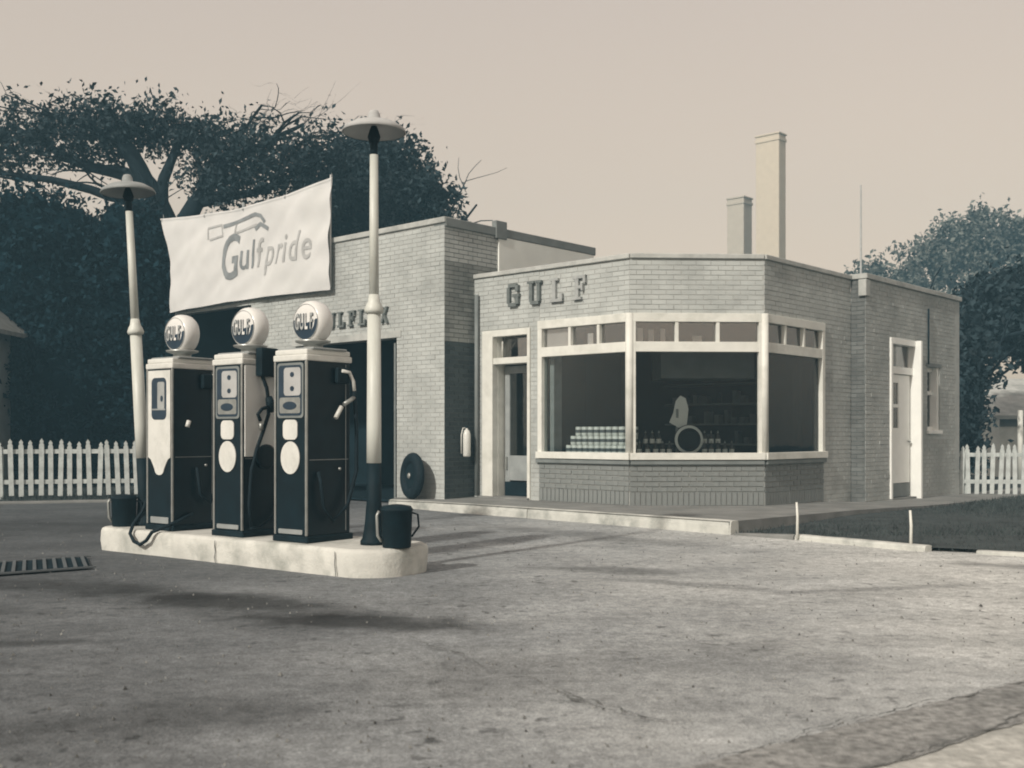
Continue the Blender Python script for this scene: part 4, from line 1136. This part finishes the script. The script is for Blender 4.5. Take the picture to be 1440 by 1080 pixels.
# ------------------------------------------------------------------ trees
def leaf_cloud(blobs, n, size, clump=.35, per=14, fill=.55, core=0.0, seed=1):
    """leaf faces in clumps through ellipsoids. blobs: (x,y,z,rx,ry,rz)"""
    rng = np.random.default_rng(seed)
    b = np.array(blobs, float); vol = b[:, 3] * b[:, 4] * b[:, 5]; pr_ = vol / vol.sum()
    nc = max(1, n // per)
    idx = rng.choice(len(b), nc, p=pr_)
    d = rng.normal(size=(nc, 3)); d /= np.linalg.norm(d, axis=1, keepdims=True)
    rad = fill + (1 - fill) * rng.random(nc) ** .7
    rad *= rng.random(nc) ** .12
    cc = b[idx, :3] + d * rad[:, None] * b[idx, 3:6]
    L = np.repeat(cc, per, axis=0) + rng.normal(size=(nc * per, 3)) * clump * rng.uniform(.5, 1.3, (nc * per, 1)) * .7
    m = len(L)
    a = rng.normal(size=(m, 3)); a /= np.linalg.norm(a, axis=1, keepdims=True)
    c = rng.normal(size=(m, 3)); c = np.cross(a, c); c /= np.linalg.norm(c, axis=1, keepdims=True)
    s = rng.uniform(.6, 1.4, (m, 1)) * size
    bend = np.cross(a, c) * s * .25
    v = np.stack([L - a * s, L + c * s * .5 + bend, L + a * s, L - c * s * .5 + bend], axis=1).reshape(-1, 3)
    return v, m
def leaf_object(name, v, m, material, parent):
    me = bpy.data.meshes.new(name)
    me.vertices.add(len(v)); me.vertices.foreach_set('co', v.astype(np.float32).ravel())
    me.loops.add(m * 4); me.loops.foreach_set('vertex_index', np.arange(m * 4, dtype=np.int32))
    me.polygons.add(m); me.polygons.foreach_set('loop_start', np.arange(0, m * 4, 4, dtype=np.int32))
    me.polygons.foreach_set('loop_total', np.full(m, 4, dtype=np.int32))
    me.materials.append(material); me.update(); me.validate()
    o = bpy.data.objects.new(name, me); COL.objects.link(o); o.parent = parent
    return o
def twigs(mb, p, d, r_, L, depth, rnd):
    pts = [p.copy()]; rs = [r_]; q = p.copy(); dd = d.copy()
    for i in range(4):
        dd = (dd + Vector((rnd.gauss(0, .18), rnd.gauss(0, .18), rnd.gauss(0.02, .14)))).normalized()
        q = q + dd * L / 4; pts.append(q.copy()); rs.append(r_ * (1 - .14 * (i + 1)))
    mb.tube(pts, rs, 6 if r_ > .05 else 4, cap=False)
    if depth > 0:
        for k in range(3 if depth > 1 else 3):
            i = rnd.randint(1, 4)
            nd = (dd + Vector((rnd.gauss(0, .7), rnd.gauss(0, .6), rnd.gauss(.1, .5)))).normalized()
            twigs(mb, pts[i], nd, rs[i] * .62, L * .68, depth - 1, rnd)
def tree(name, label, base, limbs, blobs, n, size, material, clump=.35, seed=3, group=None, trunk_r=.3, fill=.3, per=14, depth=2, core=None, ztop=None):
    t = thing(name, label, 'tree', tuple(base), 0, group)
    bv = Vector(base); rnd = random.Random(seed)
    mb = MB()
    for pts, rs in limbs:
        P_ = [Vector(p_) - bv for p_ in pts]
        # smooth subdivide with wobble
        Q = []; RR = []
        for i in range(len(P_) - 1):
            for j in range(4):
                f_ = j / 4; w_ = P_[i].lerp(P_[i + 1], f_) + Vector((rnd.gauss(0, .04), rnd.gauss(0, .04), 0)); Q.append(w_); RR.append(rs[i] + (rs[i + 1] - rs[i]) * f_)
        Q.append(P_[-1]); RR.append(rs[-1]); mb.tube(Q, RR, 8, cap=False)
        for _ in range(3 if depth else 0):
            i = rnd.randint(len(Q) // 2, len(Q) - 1)
            nd = ((Q[i] - Q[max(0, i - 3)]).normalized() + Vector((rnd.gauss(0, .6), rnd.gauss(0, .5), rnd.gauss(.1, .4)))).normalized()
            twigs(mb, Q[i], nd, max(.02, RR[i] * .5), 2.0, depth, rnd)
    if ztop:
        mb.v = [(x_, y_, min(z_, ztop + .1 * math.sin(9 * x_))) for x_, y_, z_ in mb.v]
    mb.build('trunk', M['bark'], t)
    v, m = leaf_cloud([(x - bv.x, y - bv.y, z - bv.z, a, b, c) for x, y, z, a, b, c in blobs], n, size, clump, per, fill, seed=seed)
    leaf_object('crown', v, m, material, t)
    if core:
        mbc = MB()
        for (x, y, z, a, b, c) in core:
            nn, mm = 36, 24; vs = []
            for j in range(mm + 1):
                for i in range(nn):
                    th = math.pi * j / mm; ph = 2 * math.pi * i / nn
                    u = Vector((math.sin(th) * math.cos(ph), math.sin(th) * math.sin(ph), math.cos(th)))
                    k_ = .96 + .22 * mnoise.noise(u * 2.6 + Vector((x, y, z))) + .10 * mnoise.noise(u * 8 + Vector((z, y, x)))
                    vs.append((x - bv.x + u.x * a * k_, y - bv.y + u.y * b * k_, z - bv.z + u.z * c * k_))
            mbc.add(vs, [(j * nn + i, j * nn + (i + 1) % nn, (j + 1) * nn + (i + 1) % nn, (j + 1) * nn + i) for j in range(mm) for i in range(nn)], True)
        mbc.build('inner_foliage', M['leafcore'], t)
    return t

# big spreading tree behind the banner, dark limbs against the sky
by = 27.0
tree('spreading_tree', 'big spreading tree with dark forked limbs behind the white banner', (-8.45, by, 0),
     [([(-8.45, by, 0), (-8.5, by, 3), (-8.45, by, 6.0)], [.42, .36, .32]),
      ([(-8.45, by, 5.6), (-8.8, by, 6.9), (-9.4, by - .4, 8.0), (-9.8, by - .6, 9.0)], [.34, .27, .20, .10]),
      ([(-8.35, by, 5.8), (-7.95, by, 6.9), (-7.3, by + .3, 7.9), (-6.8, by + .4, 9.0)], [.28, .22, .15, .07]),
      ([(-8.8, by, 6.7), (-8.6, by, 7.8), (-8.3, by + .5, 9.0)], [.2, .13, .07]),
      ([(-9.2, by, 7.5), (-10.8, by, 7.9), (-12.6, by, 8.9)], [.15, .12, .06]),
      ([(-9.0, by, 6.8), (-10.9, by - .5, 7.3), (-12.9, by - .5, 7.6)], [.13, .1, .05]),
      ([(-7.9, by, 6.9), (-6.4, by, 7.2), (-4.9, by, 7.9)], [.13, .1, .05]),
      ([(-7.4, by, 7.8), (-6.2, by, 8.4), (-5.2, by, 8.9)], [.11, .08, .04])],
     [(-12.6, by, 8.4, 1.9, 1.6, 1.0), (-10.6, by, 8.7, 1.9, 1.8, .8), (-9.3, by, 8.9, 1.6, 1.6, .5), (-8.4, by + .5, 8.7, 1.6, 1.8, .6), (-6.8, by, 8.2, 1.5, 1.6, 1.1), (-5.3, by, 8.0, 1.5, 1.5, 1.2), (-6.9, by, 7.2, 1.1, 1.3, .7), (-5.2, by, 6.9, 1.2, 1.2, .8), (-7.7, by + .3, 7.7, .8, 1.2, 1.0)],
     19000, .07, M['leaf'], clump=.32, seed=5, fill=.1, per=42, ztop=9.15)
# dense rounded tree behind the garage
tree('dense_tree', 'dense rounded dark tree showing above the garage roof', (-3.9, 30.0, 0),
     [([(-3.9, 30, 0), (-3.9, 30, 4), (-3.6, 30, 7.5)], [.4, .33, .2]), ([(-3.9, 30, 4.5), (-2.6, 30, 6), (-2.1, 30, 7.0)], [.2, .14, .06])],
     [(-4.6, 30, 7.6, 1.5, 1.8, 2.0), (-3.4, 30, 7.9, 1.5, 1.8, 1.8), (-2.5, 30, 7.4, 1.15, 1.5, 1.3), (-3.9, 30, 8.9, 1.3, 1.3, .8), (-1.9, 30, 6.6, .75, 1.2, .8), (-5.3, 30, 5.6, 1.6, 1.8, 2.2), (-3.2, 30, 5.2, 2.0, 1.8, 2)],
     36000, .085, M['leaf'], clump=.24, seed=9, fill=.25, per=16, depth=1, ztop=9.2,
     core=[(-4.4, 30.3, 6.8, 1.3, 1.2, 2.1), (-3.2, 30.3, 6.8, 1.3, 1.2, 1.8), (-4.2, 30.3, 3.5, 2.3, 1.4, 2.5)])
# very dark mass of evergreens on the left
for lab, bx_, by_, bl, nn, sd in (
        ('leftmost blackish evergreen rising behind the house corner', -14.2, 27.5, [(-14.2, 27.5, 3.7, 2.5, 2, 3.9), (-13.2, 26.5, 2.2, 2.4, 1.8, 2.6)], 14000, 21),
        ('widest blackish evergreen behind the left picket fence', -11.2, 25.0, [(-11.2, 25, 3.6, 2.4, 1.9, 3.4), (-10.6, 24.3, 2.0, 2.4, 1.7, 2.4)], 16000, 22),
        ('blackish evergreen directly left of the garage and banner', -8.3, 24.6, [(-8.7, 24.9, 3.3, 1.5, 1.3, 3.3), (-8.3, 24.6, 1.8, 1.7, 1.2, 2.4)], 12000, 23)):
    tree('dark_evergreen', lab, (bx_, by_, 0), [([(bx_, by_, 0), (bx_, by_, 5)], [.3, .1])], bl, nn * 2, .085, M['leafmass'], clump=.24, seed=sd, group='dark evergreens behind the left fence', fill=.86, depth=0,
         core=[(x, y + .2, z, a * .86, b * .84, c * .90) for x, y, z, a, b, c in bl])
# right hand trees
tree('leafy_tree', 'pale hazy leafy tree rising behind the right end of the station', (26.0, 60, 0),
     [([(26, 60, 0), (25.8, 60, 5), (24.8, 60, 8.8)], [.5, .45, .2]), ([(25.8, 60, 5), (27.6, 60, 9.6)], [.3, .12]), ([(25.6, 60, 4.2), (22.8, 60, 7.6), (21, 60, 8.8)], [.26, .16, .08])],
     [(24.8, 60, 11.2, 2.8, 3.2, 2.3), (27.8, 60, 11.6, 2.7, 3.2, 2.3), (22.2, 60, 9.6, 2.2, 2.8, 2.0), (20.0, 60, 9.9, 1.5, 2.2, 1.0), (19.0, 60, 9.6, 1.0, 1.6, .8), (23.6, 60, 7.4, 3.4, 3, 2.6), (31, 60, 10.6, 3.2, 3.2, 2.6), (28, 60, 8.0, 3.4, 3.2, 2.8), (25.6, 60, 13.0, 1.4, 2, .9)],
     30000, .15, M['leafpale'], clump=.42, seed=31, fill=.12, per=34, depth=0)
tree('dark_tree', 'dark dense tree low behind the right-hand picket fence', (11.2, 27, 0),
     [([(11.2, 27, 0), (11.4, 27, 3.2)], [.3, .15])],
     [(11.0, 27, 3.0, 1.1, 1.4, 1.5), (10.9, 26.6, 1.4, .8, 1.1, 1.5), (13.0, 27.5, 4.3, 1.9, 1.4, 1.2), (14.9, 28, 4.4, 1.6, 1.4, 1.2), (14.1, 28, 3.5, 1.7, 1.2, .8)],
     22000, .095, M['leaf'], clump=.26, seed=33, fill=.35, per=16, depth=1,
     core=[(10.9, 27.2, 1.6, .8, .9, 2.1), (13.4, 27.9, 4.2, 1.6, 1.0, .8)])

# ------------------------------------------------------------------ shop window display
mb = MB()
for T, a, b in ((TL, 1.45, 3.0), (TM, .1, 1.86), (TR, .1, 1.8)): mb.box(a, b, -.75, -.12, .80, .84, T)
mb.build('display_shelf', M['inner'], bld)
box_part(TR, 'inner_pilaster', M['inkpale'], 1.60, 1.76, -.40, -.30, .84, 2.33)
box_part(TM, 'reflected_band', M['fascia'], .72, 2.2, -2.2, -1.4, 2.02, 2.6)  # added box, stands for the pale band reflected in the pane
for z_ in (.95, 1.3, 1.65, 2.0): box_part(TI, 'wall_shelf', M['fascia'], 1.2, 4.2, .02, .3, z_, z_ + .03)
random.seed(5)
for z_ in (.98, 1.33, 1.68):
    x_ = 1.3
    while x_ < 4.1:
        w_ = random.uniform(.06, .22); h_ = random.uniform(.08, .24)
        if random.random() < .75: box_part(TI, 'shelf_goods', M[random.choice(['candark', 'candark', 'letter', 'inner'])], x_, x_ + w_, .06, .2, z_, z_ + h_)
        x_ += w_ + random.uniform(.01, .12)
box_part(TL, 'inner_pilaster', M['grey'], 1.48, 1.56, -.35, -.16, .84, 2.4)
can_body = MB().lathe([(.048, 0), (.05, .004), (.05, .126), (.048, .13)], 14)
def make_can(label, grp):
    t = thing('oil_can', label, 'oil can', (0, 0, 0), 0, grp)
    MB().lathe([(.048, 0), (.05, .004), (.05, .131), (.048, .135)], 14).build('body', M['can'], t)
    MB().lathe([(.0508, .045), (.0508, .092)], 14, cap=False).build('band', M['candark'], t)
    MB().lathe([(.049, .134), (.046, .139), (.044, .1365)], 14).build('rim', M['metal'], t)
    return t
ORD = ['first', 'second', 'third', 'fourth', 'fifth', 'sixth', 'seventh', 'eighth', 'ninth', 'tenth', 'eleventh', 'twelfth']
proto = None
for row, (s0_, s1_, n_, lab) in enumerate(((1.80, 3.0, 12, 'oil can in the bottom row behind the left shop window'),
                                          (1.86, 3.0, 11, 'oil can in the middle row behind the left shop window'),
                                          (1.93, 2.98, 10, 'oil can in the top row behind the left shop window'))):
    for k in range(n_):
        o = make_can('', 'x') if proto is None else copy_tree(proto)
        proto = proto or o
        s_ = s0_ + (s1_ - s0_) * k / (n_ - 1)
        o.location = TL(s_, -.24 - .035 * row, .842 + .139 * row); o.rotation_euler = (0, 0, random.uniform(0, 6))
        tag(o, ORD[k] + ' from the left, ' + lab, 'oil can', ('bottom', 'middle', 'top')[row] + ' row of oil cans in the shop window')
bt = None
def make_bottle():
    t = thing('oil_bottle', 'x', 'bottle')
    MB().lathe([(.034, 0), (.037, .006), (.037, .10), (.014, .155), (.013, .175)], 12).build('glass_body', M['bottle'], t)
    MB().lathe([(.0376, .02), (.0376, .085)], 12, cap=False).build('paper_label', M['paper'], t)
    MB().lathe([(.015, .17), (.006, .205), (.001, .206)], 10, cap=False).build('spout_cap', M['metal'], t)
    return t
rows = [([.18, .30, .42, .52, .62], 'left', -.22, .842), ([.30, .40, .50], 'left', -.40, .99), ([1.14, 1.24, 1.34, 1.44], 'right', -.22, .842), ([1.18, 1.28, 1.38], 'right', -.40, .99), ([1.56], 'far', -.3, .842)]
for xs, side, d_, z in rows:
    for i_b, x in enumerate(xs):
        o = make_bottle() if bt is None else copy_tree(bt); bt = bt or o
        o.location = TM(x, d_, z)
        lv = 'raised back' if z > .9 else 'front'
        if side == 'far': tag(o, 'single oil bottle at the far right of the middle shop window', 'bottle')
        else: tag(o, f'{ORD[i_b]} oil bottle from the left, {lv} row {side} of ringed tyre', 'bottle', f'{lv} oil bottles {side} of the window tyre')
for a, b in ((.24, .58), (1.12, 1.46)): box_part(TM, 'display_riser', M['inner'], a, b, -.48, -.33, .84, .988)
t = thing('display_tyre', 'white-ringed round tyre standing in the middle shop window', 'tyre', tuple(TM(.92, -.30, .842)), math.atan2(uM.y, uM.x))
pr = [(.175 + .045 * math.cos(R(360 * k / 14)), .045 * math.sin(R(360 * k / 14))) for k in range(15)]
MB().lathe(pr, 36, (0, 0, .22), 'y', False).build('tread', M['rubber'], t)
MB().lathe([(.212, -.030), (.19, -.046), (.172, -.047)], 36, (0, 0, .22), 'y', False).build('white_ring', M['panel'], t)
MB().lathe([(.14, -.01), (.001, -.012)], 30, (0, 0, .22), 'y', False).build('disc', M['inner'], t)
t = thing('paper_sign', 'pale leaning paper card behind the ringed tyre', 'card', tuple(TM(.80, -.52, 1.22)), math.atan2(uM.y, uM.x))
mb = MB(); ol = [(-.12, .10), (.02, .02), (.14, .06), (.17, .30), (.13, .46), (.05, .50), (-.02, .42), (-.06, .24)]; n_ = len(ol)
mb.add([(x, 0 + .06 * z, z) for x, z in ol] + [(x, .006 + .06 * z, z) for x, z in ol], [tuple(range(n_)), tuple(range(2 * n_ - 1, n_ - 1, -1))] + [(i, (i + 1) % n_, n_ + (i + 1) % n_, n_ + i) for i in range(n_)]); mb.build('card', M['panel'], t)
MB().box(-.02, .02, .01, .04, -.38, .3).build('stand', M['grey'], t)
o = MB().box(-.07, .07, -.04, .04, 0, .10).build('carton', M['paper']); o.location = TR(.35, -.2, .842); o.rotation_euler = (0, 0, .7); tag(o, 'small white carton on the ledge of the right shop window', 'carton')
# cards in the small top lights
for T, s_, w_, h_ in ((TL, 2.33, .10, .17), (TM, .17, .08, .2), (TM, .33, .08, .18), (TM, .50, .07, .19), (TM, 1.00, .14, .09), (TR, 1.45, .06, .13)):
    o = MB().box(-w_ / 2, w_ / 2, -.003, .003, 0, h_).build('window_card', M['panel']); pp = T(s_, -.09, 2.478); o.location = pp
    u_ = T(1, 0, 0) - T(0, 0, 0); o.rotation_euler = (0, 0, math.atan2(u_.y, u_.x))
    where = {(2.33): 'left window', .17: 'first, at the left end of the middle window', .33: 'second from the left in the middle window', .50: 'third from the left in the middle window', 1.00: 'low and wide in the middle light', 1.45: 'right window'}[s_]
    tag(o, 'small pale card in a top light, ' + where, 'card', 'pale cards behind the top lights')
